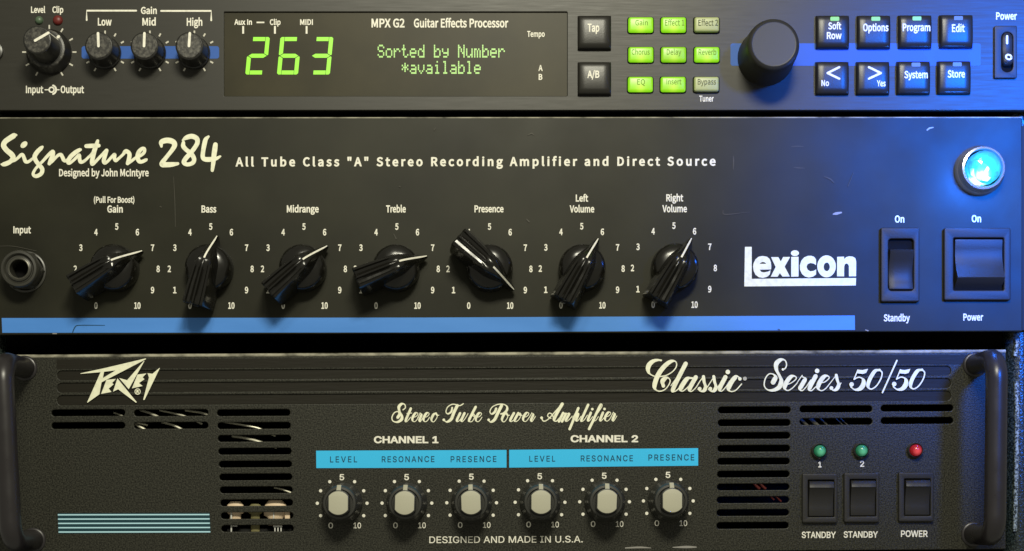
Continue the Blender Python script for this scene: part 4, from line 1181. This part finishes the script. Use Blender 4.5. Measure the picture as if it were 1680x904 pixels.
for i, (x, y, a) in enumerate(((191.5, 442, 31), (345.7, 442, 75), (498.6, 442, 41.5), (651, 442, 21), (803, 442, -41.5), (954.3, 441.5, 61), (1105.5, 440.5, 60))):
    rot = (0, math.radians(90 - a), 0)
    if i == 0:
        ck.location = W(x, y) - world_of(pre)
        ck.rotation_euler = rot
    else:
        copy_part(ck, pre, W(x, y), rot)
    cy = y - .8
    polys = []
    for n in range(11):
        if (i == 0 and n == 1):
            pass
        t = math.radians(240 - 30 * n)
        px, py = x + 68 * math.cos(t), cy - 69.5 * math.sin(t)
        wd = 10.5 if n == 10 else 5.6
        polys += text_polys(str(n), px - wd / 2, px + wd / 2, py - 4.9, py + 4.9, FONT_SANS, 5)
    film("dial_numbers", polys, INK, "ink", pre, nonzero=True)

# -- blue jewel lamp
bm = new()
add_lathe(bm, [(41, 0), (40.6, 5), (38, 9), (36.4, 12), (36.2, 22), (34.6, 26), (31.4, 27), (30, 24), (30, 10)], 1606.4, 280.4, 64)
jl = finish("jewel_lamp", bm, "bezel", pre)
bm = new()
R = [(0.0, 45.2), (.34, 44.6), (.62, 42.6), (.84, 39.2), (.97, 34), (1.0, 27), (1.0, 14)]
prev = [bm.verts.new((1606.4, 280.4, R[0][1]))]
for k, (r, d) in enumerate(R[1:], 1):
    n = 12
    ring = [bm.verts.new((1606.4 + 27.6 * r * math.cos(2 * math.pi * (i + .5 * (k % 2)) / n), 280.4 + 27.6 * r * math.sin(2 * math.pi * (i + .5 * (k % 2)) / n), d)) for i in range(n)]
    for i in range(n):
        j = (i + 1) % n
        if len(prev) == 1:
            bm.faces.new((prev[0], ring[i], ring[j]))
        elif k % 2 == 0:
            bm.faces.new((prev[i], prev[j], ring[j])); bm.faces.new((prev[i], ring[j], ring[i]))
        else:
            bm.faces.new((prev[i], prev[j], ring[i])); bm.faces.new((prev[j], ring[j], ring[i]))
    prev = ring
finish("jewel_lens", bm, "jewel", jl, smooth=0)
lamp("jewel_lamp_light", "POINT", (1600, 284, 80), None, 0.2, (0.01, 0.16, 1.0), 20)

# -- rocker switches of the preamplifier
def rocker_mesh(x0, x1, prof, name, parent, mat="switch", crown=0.0, edge=1.2, floor=-8, sub=8):
    """prof: (y, d) outline seen from the side; extruded across x with softened long edges."""
    bm = new()
    n = sub
    cols = []
    for k in range(n + 1):
        f = k / n
        x = x0 + (x1 - x0) * f
        lift = crown * (1 - (2 * f - 1) ** 2)
        inset = edge if k in (0, n) else 0
        cols.append([bm.verts.new((x, y, d - inset + lift)) for y, d in prof] )
    for a, b in zip(cols, cols[1:]):
        for i in range(len(prof) - 1):
            bm.faces.new((a[i], a[i + 1], b[i + 1], b[i]))
    for col in (cols[0], cols[-1]):
        low = [bm.verts.new((v.co.x, v.co.y, floor)) for v in col]
        for i in range(len(prof) - 1):
            bm.faces.new((col[i], col[i + 1], low[i + 1], low[i]))
    return finish(name, bm, mat, parent, smooth=45)


shape("standby_bezel", [round_rect(1443.5, 1506.8, 374.5, 496, 3), round_rect(1456, 1497, 393, 477.5, 5)], 0, 8, "switch", pre, bevel=2)
bm = new(); add_box(bm, 1455, 1498, 392, 478, -1, 1.5); finish("switch_well", bm, "dark", pre)
rocker_mesh(1457.5, 1496, [(410, .5), (411, 13), (413.5, 16.5), (418, 15), (428, 9.5), (440, 5.6), (452, 4.4), (464, 6), (473, 9.4), (475.5, 9), (476.5, 1)], "standby_rocker", pre, crown=1.2)
shape("power_bezel", [round_rect(1547, 1656, 375, 493.5, 3), round_rect(1562.6, 1644.6, 391.5, 477, 2)], 0, 8, "switch", pre, bevel=2)
bm = new(); add_box(bm, 1561, 1646, 390, 479, -1, 1.5); finish("switch_well", bm, "dark", pre)
rocker_mesh(1565.5, 1642.5, [(393, 1), (394, 7.6), (397, 8.4), (408, 6.4), (420, 6.2), (432, 8.8), (444, 14.2), (454, 20.8), (457.5, 22.4), (459.5, 21.4), (468, 8), (475, 1)], "power_rocker", pre, edge=.8)

# -- wear on the preamplifier's paint
for k, st in enumerate(([(1521, 213.5, 2.2), (1525, 210.4, 2.6), (1531, 209.2, 1.6)], [(1367, 351.4, 2), (1372, 350.4, 4.4), (1380, 348.8, 2.6)],
                        [(87, 547.2, 1.8), (93, 547.3, 1.6)], [(1420, 541.4, 1.6), (1424, 542.6, 1.8)])):
    bm = new()
    brush(bm, st, 2, .6, 4)
    finish("paint_chip", bm, "chip", pre, smooth=0, flat=True)
bm = new()
for k, st in enumerate(([(1298, 240.6, .8), (1308, 240, 1.4), (1318, 240.6, .8)], [(1302, 274.6, .8), (1310, 275.6, 1.8), (1320, 276, .8)], [(1203, 256, .8), (1203.4, 264, 1.8), (1203, 278, .8)],
                        [(285, 290, .6), (287, 330, 1), (288, 372, .7)], [(1186, 345, .8), (1190, 352, 1.4), (1230, 348, .4)], [(1352, 290, 1), (1362, 294, 2), (1368, 300, 1)],
                        [(0, 404, .8), (24, 404.4, 1), (60, 412, .8)], [(866, 222, 1), (872, 219, 2), (876, 222, 1)], [(864, 360, 1.6), (868, 364, 2.4)], [(646, 384, 1), (650, 392, 1.8)],
                        [(263, 339, 1.6), (265, 340, 1.6)], [(655, 306, 1.2), (657, 307, 1.2)], [(1276, 540, 1), (1279, 541, 1)], [(715, 210, 1), (712, 214, 1)], [(1391, 306, 1), (1400, 284, .6)])):
    brush(bm, st, 2, .55 + .1 * k, 4)
finish("panel_scuff", bm, "faint", pre, smooth=0, flat=True)

# ================================================================== 3. tube power amplifier (bottom)
amp = thing("power_amplifier", "crinkle-painted black power amplifier with vent slots and side handles, lowest in the rack",
            "power amplifier", (840, 905, 0))
TILT = -0.0052


def ty(y, x):
    """Height y measured at the middle of the panel, carried along the panel's slight slope."""
    return y + (x - 830) * TILT


SLOTS = []
for k in range(10):
    y = 676.9 + 21.1 * k
    l, r = 356 + .78 * k, 476 + .62 * k
    if k < 2:
        SLOTS.append((84.3, 205, 677 + 21 * k)); SLOTS.append((219.7, 341.5, 677 + 20.8 * k))
        SLOTS.append((1312.2, 1431, 670.8 + 20.6 * k)); SLOTS.append((1445.4, 1564, 669.4 + 20.6 * k))
    SLOTS.append((l, r, y))
    SLOTS.append((1178.4 - .3 * k, 1297 - .35 * k, 672.4 + 21.06 * k))
GROOVES = [(604.4, 619.6), (624.6, 640), (645, 661)]
outer = [(-8, ty(578.5, -8)), (1650.5, ty(578.5, 1650)), (1650.5, 901), (-8, 912)]


def tilted(p, x_ref=None):
    return [(x, ty(y, x)) for x, y in p]


holes = []
for l, r, y in SLOTS:
    s = (l + r) / 2
    h = 5.3
    p = round_rect(l, r, y - h, y + h, h - .1, 6)
    holes.append([(x, yy + (x - s) * TILT) for x, yy in p])
for a, b in GROOVES:
    p = round_rect(94, 1560, a, b, 7, 5)
    top = [q for q in p]
    holes.append(tilted(top))
shape("front_panel", [outer] + holes, -7, 0, "crinkle", amp, bevel=1.4, smooth=0)
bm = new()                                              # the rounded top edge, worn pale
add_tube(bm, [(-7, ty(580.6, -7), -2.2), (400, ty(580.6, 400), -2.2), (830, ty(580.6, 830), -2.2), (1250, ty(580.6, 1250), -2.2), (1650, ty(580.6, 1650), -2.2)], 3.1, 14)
finish("panel_edge_or_highlight", bm, "edge", amp)
shape("groove_floor", [tilted(round_rect(88, 1566, 600, 663.5, 4))], -6.6, -2.6, "groove", amp)
bm = new()
for y in (622.1, 642.5):
    pass
bm.free()
# smooth dark strip above the grooves
shape("header_strip", [tilted([(93, 586), (1600, 586), (1600, 601.4), (93, 601.4)])], .25, .25, "groove", amp)

# hollow chassis behind the vents
bm = new(); add_box(bm, 10, 1632, 590, 600, -1100, -13); finish("chassis_top", bm, "dark", amp)
bm = new(); add_box(bm, 10, 1632, 889, 898, -1100, -13); finish("chassis_floor", bm, "dark", amp)
bm = new(); add_box(bm, 10, 1632, 601, 888, -420, -400); finish("chassis_bulkhead", bm, "dark", amp)
bm = new(); add_box(bm, 10, 20, 601, 888, -399, -13); finish("chassis_side", bm, "dark", amp)
bm = new(); add_box(bm, 1622, 1632, 601, 888, -399, -13); finish("chassis_side", bm, "dark", amp)

# what shows through the slots
for pts, r in (([(182, 676, -21), (196, 681, -16), (212, 690, -12), (240, 697, -12)], 1.6),
               ([(226, 672, -21), (240, 676, -16), (256, 683, -12), (272, 694, -12)], 2.2),
               ([(258, 672, -21), (280, 677, -16), (300, 682, -12), (330, 695, -12)], 1.7),
               ([(300, 672, -21), (325, 676, -16), (342, 681, -12), (352, 690, -12)], 2.0),
               ([(214, 694, -16), (226, 699, -12), (238, 706, -12), (250, 716, -16)], 2.2),
               ([(262, 692, -18), (282, 697, -12), (296, 704, -12), (310, 714, -16)], 2.0),
               ([(362, 691, -18), (392, 696, -12), (422, 702, -12), (450, 715, -16)], 1.7),
               ([(378, 715, -18), (404, 719, -12), (426, 725, -10), (452, 734, -16)], 2.2),
               ([(448, 800, -16), (462, 803, -12), (478, 809, -12)], 1.6)):
    bm = new(); add_tube(bm, spline(pts, 6), r, 8); finish("loose_wire", bm, "wire", amp)
for x, y in ((1244, 794), (1254, 794), (1280, 815), (1268, 812)):
    bm = new(); add_tube(bm, spline([(x - 6, y - 8, -44), (x, y, -38), (x + 8, y + 8, -38)], 5), 2.6 if y < 800 else 1.6, 10); finish("red_wire", bm, "red_wire", amp)
for x, w in ((1328, 5), (1345, 7), (1362, 3), (1388, 2), (1396, 2)):
    bm = new(); add_tube(bm, [(x - 8, 684, -46), (x + 8, 700, -42)], w / 2, 8); finish("loose_wire", bm, "unlit_lens", amp)


def capacitor(x, top, r, bottom, mat, dd):
    bm = new()
    n = 24
    prof = [(0, top), (r * .55, top + .8), (r * .86, top + r * .38), (r, top + r * .85), (r * .96, top + r * 1.3), (r * .62, top + r * 1.5), (r * .6, bottom), (0, bottom)]
    rings = []
    for rr, y in prof:
        if rr == 0:
            rings.append([bm.verts.new((x, y, dd))])
        else:
            rings.append([bm.verts.new((x + rr * math.cos(2 * math.pi * i / n), y, dd + rr * .34 * math.sin(2 * math.pi * i / n))) for i in range(n)])
    for a, b in zip(rings, rings[1:]):
        for i in range(n):
            j = (i + 1) % n
            if len(a) == 1: bm.faces.new((a[0], b[i], b[j]))
            elif len(b) == 1: bm.faces.new((a[i], a[j], b[0]))
            else: bm.faces.new((a[i], a[j], b[j], b[i]))
    return finish("capacitor", bm, mat, amp)


capacitor(384, 822, 15, 858, "capacitor", -14)
capacitor(450, 820, 20, 862, "capacitor", -15.5)
capacitor(417, 826, 12, 880, "board", -13.5)
bm = new(); add_box(bm, 466, 474.5, 836, 856, -12, -8.5, .6, 1); finish("component_tab", bm, "capacitor", amp)
for x0, x1, y0, y1 in ((377, 379.4, 838, 884), (447, 449, 838, 858), (380, 388, 862, 864), (447, 462, 862, 865), (449, 451, 865, 880), (454, 456, 865, 880), (459, 461, 865, 880)):
    bm = new(); add_box(bm, x0, x1, y0, y1, -10, -7.6, .3, 1); finish("component_lead", bm, "tin", amp)
bm = new(); add_box(bm, 366, 474, 868, 888, -80, -40, 1, 1); finish("circuit_board", bm, "steel", amp)

# emblem and script
pv = [[(100, 349), (420, 280), (978, 148), (986, 157), (700, 306), (384, 470), (355, 632), (196, 744), (189, 742), (371, 334), (100, 356)],
      [(418, 328), (572, 310), (402, 412)],
      [(450, 437), (578, 424), (526, 480), (548, 497), (480, 555), (518, 600), (378, 626)],
      [(598, 418), (860, 740), (846, 745), (608, 564), (538, 596)],
      [(622, 413), (728, 442), (955, 182), (962, 184), (750, 563)],
      [(868, 366), (990, 350), (938, 402), (962, 430), (888, 480), (938, 520), (793, 553)],
      [(1003, 347), (1070, 356), (1165, 276), (1169, 280), (963, 708), (945, 706), (1023, 405)],
      ellipse(870, 595, 41, 42, 28), ellipse(870, 595, 30, 31, 24),
      [(853, 575), (876, 573), (888, 585), (880, 597), (890, 618), (878, 619), (868, 600), (864, 600), (864, 618), (853, 618)]]
shape("maker_emblem", [zoomed(p, 120, 570, 8.219) for p in pv], INK, INK, "yellow_ink", amp)

Z7 = lambda p: zoomed(p, 1050, 575, 7.0)
bm = new()
dk = INK
for st, a, b in (
        ([(243, 114), (200, 110), (150, 124), (108, 160), (92, 200), (94, 236), (112, 268), (160, 294), (225, 299), (300, 286), (370, 246), (412, 196), (420, 150), (398, 122), (350, 128), (290, 172), (230, 244), (186, 330), (166, 410), (182, 452), (230, 468), (288, 446), (332, 392), (346, 345), (322, 314), (286, 322), (258, 358), (268, 408)], 13, 55),
        ([(355, 405), (430, 300), (500, 190)], 10, 10), ([(524, 152), (380, 440), (398, 470), (440, 440), (480, 380)], 12, 49),
        ([(600, 318), (545, 322), (490, 392), (466, 448), (492, 466), (560, 410), (635, 310)], 12, 53), ([(640, 308), (570, 438), (588, 470), (640, 428), (690, 350), (735, 296)], 12, 49),
        ([(728, 300), (736, 360), (752, 420), (732, 462), (692, 466), (664, 444)], 12, 44), ([(732, 464), (770, 424), (852, 296)], 11, 11),
        ([(846, 300), (856, 360), (872, 420), (850, 462), (812, 466), (784, 444)], 12, 44), ([(850, 464), (890, 424), (970, 310)], 11, 11),
        ([(980, 306), (916, 434), (934, 468), (985, 420), (1030, 350)], 12, 49),
        ([(1150, 320), (1110, 298), (1058, 350), (1016, 436), (1040, 470), (1100, 456), (1166, 385)], 13, 53),
        ([(1634, 222), (1668, 204), (1682, 160), (1662, 112), (1614, 108), (1566, 152), (1566, 220), (1600, 290), (1622, 350), (1598, 420), (1530, 456), (1462, 450), (1426, 400), (1440, 320), (1482, 270), (1530, 274), (1554, 308), (1528, 366)], 14, 55)):
    pen(bm, Z7(st), a / 7, b / 7, dk)
    dk += .03
for x, y, r in ((1008, 247, 26), (1146, 326, 20), (684, 440, 22), (806, 440, 22), (1640, 218, 14)):
    p = Z7([(x, y)])[0]
    blob(bm, p[0], p[1], r / 7, r / 7, dk); dk += .03
finish("script_lettering", bm, "yellow_ink", amp, smooth=0, flat=True)
bm = new()
Z7 = lambda p: zoomed(p, 1290, 575, 7.0)
for st, a, b in (
        ([(-30, 400), (50, 376), (112, 326), (98, 296), (52, 302), (2, 364), (-20, 430), (14, 460), (64, 436), (120, 380)], 12, 51),
        ([(112, 390), (150, 330), (182, 286)], 10, 10), ([(186, 302), (214, 328), (176, 400), (156, 440), (180, 462), (226, 420), (280, 340)], 12, 49),
        ([(335, 296), (266, 432), (286, 462), (336, 420), (390, 370)], 12, 49),
        ([(385, 372), (440, 362), (490, 318), (474, 292), (430, 302), (380, 370), (364, 432), (398, 462), (448, 440), (500, 378)], 12, 51),
        ([(495, 385), (540, 326), (578, 278)], 10, 10), ([(572, 284), (584, 340), (600, 396), (576, 444), (536, 456), (502, 434)], 12, 44), ([(576, 448), (600, 424), (626, 374)], 11, 11),
        ([(820, 225), (776, 332)], 12, 14), ([(776, 332), (830, 308), (878, 330), (884, 388), (844, 440), (784, 450), (738, 418)], 14, 55),
        ([(1070, 224), (1016, 238), (958, 328), (936, 410), (972, 444), (1032, 408), (1084, 326), (1098, 256), (1068, 224)], 15, 44),
        ([(1268, 116), (1102, 484)], 18, 18),
        ([(1308, 222), (1264, 330)], 12, 14), ([(1264, 330), (1318, 306), (1366, 328), (1372, 386), (1332, 438), (1272, 448), (1226, 416)], 14, 55),
        ([(1558, 222), (1504, 236), (1446, 326), (1424, 408), (1460, 442), (1520, 406), (1572, 324), (1586, 254), (1556, 222)], 15, 44)):
    pen(bm, Z7(st), a / 7, b / 7, dk)
    dk += .03
for x, y, r in ((352, 235, 26), (748, 390, 26), (1237, 386, 26), (516, 432, 22)):
    p = Z7([(x, y)])[0]
    blob(bm, p[0], p[1], r / 7, r / 7, dk); dk += .03
for dx in (0, 487):
    bm.faces.new([bm.verts.new((*p, dk)) for p in Z7([(820 + dx, 220), (870 + dx, 226), (937 + dx, 212), (915 + dx, 258), (880 + dx, 270), (806 + dx, 262)])])
finish("script_lettering", bm, "yellow_ink", amp, smooth=0, flat=True)
bm = new(); blob(bm, 1222, 621.2, 3.2, 3.2, INK); finish("registered_mark", bm, "grey_ink", amp, smooth=0, flat=True)

bm = new()
dk = INK
Z8 = lambda p: zoomed(p, 630, 650, 8.4)
for st, a, b in (
        ([(262, 188), (294, 160), (286, 116), (246, 106), (206, 146), (214, 210), (246, 268), (240, 322), (184, 356), (124, 342), (110, 290), (142, 230), (192, 212), (214, 250), (190, 292)], 15, 42),
        ([(940, 160), (926, 214), (880, 244), (854, 214), (878, 150), (940, 112), (1000, 118), (1046, 130), (1094, 104)], 14, 26), ([(1010, 130), (966, 220), (926, 316), (866, 354), (820, 326)], 14, 42),
        ([(1545, 172), (1526, 218), (1482, 246), (1460, 212), (1490, 152), (1560, 116), (1640, 110), (1692, 140), (1694, 190), (1650, 236), (1612, 244)], 14, 34), ([(1622, 128), (1570, 230), (1524, 322), (1470, 356), (1436, 326)], 14, 42),
        ([(2170, 300), (2200, 344), (2262, 318), (2370, 200), (2456, 104)], 15, 15), ([(2456, 108), (2392, 218), (2344, 318), (2372, 346), (2420, 300)], 15, 44),
        ([(2300, 306), (2256, 276), (2272, 236), (2310, 246), (2340, 300)], 14, 20)):
    pen(bm, Z8(st), a / 8.4, b / 8.4, dk)
    dk += .03
for x, y, r in ((2172, 298, 19), (824, 326, 18), (1442, 326, 18)):
    p = Z8([(x, y)])[0]; blob(bm, p[0], p[1], r / 8.4, r / 8.4, dk)
xh = 113 / 8.4
for ch, x, by, sx in (("t", 296, 352, .9), ("e", 392, 352, .82), ("r", 466, 352, .72), ("e", 546, 352, .82), ("o", 652, 352, .92), ("u", 1002, 352, .92), ("b", 1166, 352, .86), ("e", 1266, 352, .84),
                      ("o", 1624, 352, .92), ("w", 1738, 351, 1.02), ("e", 1918, 350, .84), ("r", 2002, 350, .78), ("m", 2424, 348, 1.16), ("p", 2608, 346, .86), ("l", 2716, 346, .9), ("i", 2808, 346, .8),
                      ("f", 2884, 345, 1), ("i", 2976, 344, .8), ("e", 3046, 344, .84), ("r", 3126, 344, .76)):
    script(bm, ch, 630 + x / 8.4, 650 + by / 8.4, xh, 1.3, 4.1, dk, sx)
    dk += .03
finish("script_lettering", bm, "yellow_ink", amp, smooth=0, flat=True)

# legend bands
text("CHANNEL 1", 613.4, 719.4, 716.2, 726.6, amp, face=FONT_GROTESK, bold=6)
text("CHANNEL 2", 936, 1047, 714.6, 725, amp, face=FONT_GROTESK, bold=6)
b1 = shape("legend_band", [[(518.6, 739.4), (831, 738.2), (831, 767.2), (519, 768)]], .3, .3, "cyan_band", amp)
b2 = shape("legend_band", [[(835.4, 738), (1145.4, 735.2), (1145.4, 764), (835.4, 767.2)]], .3, .3, "cyan_band", amp)
for s, x0, x1, y0, y1, p in (("LEVEL", 541.6, 586, 749, 758.4, b1), ("RESONANCE", 626.4, 712.8, 748.8, 758.2, b1), ("PRESENCE", 739.4, 814.4, 748.6, 758, b1),
                             ("LEVEL", 868.4, 911, 748, 757.2, b2), ("RESONANCE", 952.8, 1038.4, 747.4, 756.8, b2), ("PRESENCE", 1063.8, 1139, 745.8, 755.4, b2)):
    text(s, x0, x1, y0, y1, p, mat="navy_ink", d=.35, face=FONT_GROTESK, bold=1.5, xs=.92, slope=-.004)
text("DESIGNED AND MADE IN U.S.A.", 704.4, 956, 880.4, 891, amp, face=FONT_GROTESK, bold=1.0, slope=-.005)

# six control knobs
bm = new()
add_lathe(bm, [(33.5, 0), (33.5, 4), (32, 8), (30, 14), (29, 38), (28, 46), (26, 49.5), (22.5, 50), (22, 46), (0, 46)], 0, 0, 60)
kn = finish("control_knob", bm, "skirt", amp, origin=(0, 0, 0))


def flat_sided(r, hw, n=14):
    a = math.acos(hw / r)
    out = [(r * math.cos(a + (math.pi - 2 * a) * k / n), r * math.sin(a + (math.pi - 2 * a) * k / n)) for k in range(n + 1)]
    return out + [(-x, -y) for x, y in out]


o = shape("finger_grip", [flat_sided(20.6, 17)], 44, 66, "skirt", None, origin=(0, 0, 0), bevel=1); o.parent = kn; o.location = (0, 0, 0)
o = shape("knob_cap", [flat_sided(18.9, 15.4)], 65.5, 69, "cream_cap", None, origin=(0, 0, 0), bevel=.8); o.parent = kn; o.location = (0, 0, 0)
bm = new(); add_box(bm, -3.5, 3.5, -29.2, -18.2, 47, 66, .5, 1)
for v in bm.verts:
    if v.co.y < -26 and v.co.z > 55:
        v.co.z -= 12
o = finish("pointer_tab", bm, "cream_cap", None, origin=(0, 0, 0)); o.parent = kn; o.location = (0, 0, 0)
for i, (x, y, a) in enumerate(((561.4, 825.2, 0), (667.6, 825, 1.5), (773.8, 824.4, -2), (886, 823.6, .5), (991.8, 822.8, 2), (1096.4, 821.4, 0))):
    if i == 0:
        kn.location = W(x, y) - world_of(amp)
    else:
        copy_part(kn, amp, W(x, y), (0, math.radians(a), 0))
    shape("dial_dots", [ellipse(x + 40.8 * math.cos(math.radians(t)), y + .4 - 40.8 * math.sin(math.radians(t)), 2.7, 2.7, 14)
                        for t in (-30, 0, 30, 60, 120, 150, 180, 210)], INK, INK, "ink", amp)
    polys = text_polys("5", x - 4.4, x + 3.4, y - 47, y - 37.6, FONT_GROTESK, 3.5)
    polys += text_polys("0", x - 22.6, x - 15, y + 32.4, y + 41.4, FONT_GROTESK, 2)
    polys += text_polys("10", x + 18.6, x + 31, y + 32.4, y + 41.4, FONT_GROTESK, 2)
    film("dial_numbers", polys, INK, "ink", amp, nonzero=True)

# five pale lines on a dark teal patch
pl = shape("pinstripe_patch", [[(95, 842), (344, 841.4), (345.4, 874.4), (96, 875.2)]], .3, .3, "teal", amp)
for k in range(5):
    y = 844.6 + 7.05 * k
    shape("pinstripe", [[(95 + .3 * k, y - 1.0), (343.6 + .4 * k, y - 1.4), (343.6 + .4 * k, y + .7), (95 + .3 * k, y + 1.1)]], .7, .7, "pale_blue", pl)

# indicator lamps
for nm, x, y, mt in (("standby_lamp", 1343.6, 740, "green_led"), ("standby_lamp", 1412, 739.4, "green_led"), ("power_lamp", 1500.6, 738.8, "red_led")):
    bm = new()
    add_lathe(bm, [(13.2, 0), (13.2, 3), (12.4, 8), (11.6, 9.6), (10.8, 9), (10.4, 6), (10.4, 2)], x, y, 40)
    b = finish(nm, bm, "jack", amp)
    bm = new()
    add_lathe(bm, [(9.4, 5), (9.2, 12), (8.1, 16), (5.9, 18.6), (3.0, 19.8), (0, 20.2)], x, y, 32)
    finish("lamp_lens", bm, mt, b)
text("1", 1342.6, 1347.6, 757.4, 766.4, amp, face=FONT_GROTESK, bold=5)
text("2", 1411, 1417.8, 756.4, 765.4, amp, face=FONT_GROTESK, bold=4)
for (x0, y0), lab in (((1315, 777), ("STANDBY", 1315.2, 1371.4, 872.6, 882.4)), ((1383.4, 776), ("STANDBY", 1384, 1440.4, 872, 881.8)), ((1472.6, 775), ("POWER", 1478, 1522, 870.6, 880.6))):
    shape("switch_bezel", [round_rect(x0, x0 + 57.5, y0, y0 + 80.5, 2.5), round_rect(x0 + 9.5, x0 + 52, y0 + 10.5, y0 + 71, 1)], 0, 8, "switch", amp, bevel=1.6)
    bm = new(); add_box(bm, x0 + 8, x0 + 53, y0 + 9, y0 + 72, -1, 1.5); finish("switch_well", bm, "dark", amp)
    rocker_mesh(x0 + 11, x0 + 50.5, [(y0 + 12, 1), (y0 + 12.5, 9), (y0 + 14, 12.4), (y0 + 20, 15.6), (y0 + 23, 16.4), (y0 + 24.4, 15.2), (y0 + 26, 13), (y0 + 40, 8.2), (y0 + 55, 6.4), (y0 + 68, 7.2), (y0 + 69.6, 6.6), (y0 + 70, 1)],
                "switch_rocker", amp, edge=.9)
    text(*lab, amp, face=FONT_GROTESK, bold=3.5, mat="ink")

# tube handles
def handle(xt, yt, xb, yb, reach, r):
    pts = []
    R = 32
    n = 9
    top, bot = Vector((xt, yt, 0)), Vector((xb, yb, 0))
    ax = (bot - top).normalized()
    out = Vector((0, 0, 1))
    pts += [top - out * 2, top + out * (reach - R) * .5, top + out * (reach - R)]
    for k in range(1, n + 1):
        a = math.pi / 2 * k / n
        pts.append(top + out * (reach - R + R * math.sin(a)) + ax * (R - R * math.cos(a)))
    e0, e1 = pts[-1], bot + out * reach - ax * R
    for k in range(1, 8):
        pts.append(e0.lerp(e1, k / 8))
    for k in range(0, n + 1):
        a = math.pi / 2 * k / n
        pts.append(e1 + ax * R * math.sin(a) - out * (R - R * math.cos(a)))
    pts += [bot + out * (reach - R) * .5, bot - out * 2]
    bm = new()
    add_tube(bm, pts, r, 32)
    h = finish("handle", bm, "handle", amp, smooth=60)
    for p in (top, bot):
        bm = new(); add_lathe(bm, [(r + 3.4, 0), (r + 3.4, 2.4), (r + 2, 4), (r, 4.4)], p.x, p.y, 40)
        finish("handle_collar", bm, "handle", h)


handle(41, 604, 55, 886, 128, 17)
handle(1600, 598, 1597, 876, 122, 17)
for k, st in enumerate(([(1026, 899, 2), (1050, 898, 3), (1068, 899, 1)], [(1104, 898, 1.4), (1126, 897.4, 4), (1142, 897.6, 2)])):
    bm = new()
    brush(bm, st, 2, .9, 4)
    finish("paint_chip", bm, "chip", amp, smooth=0, flat=True)
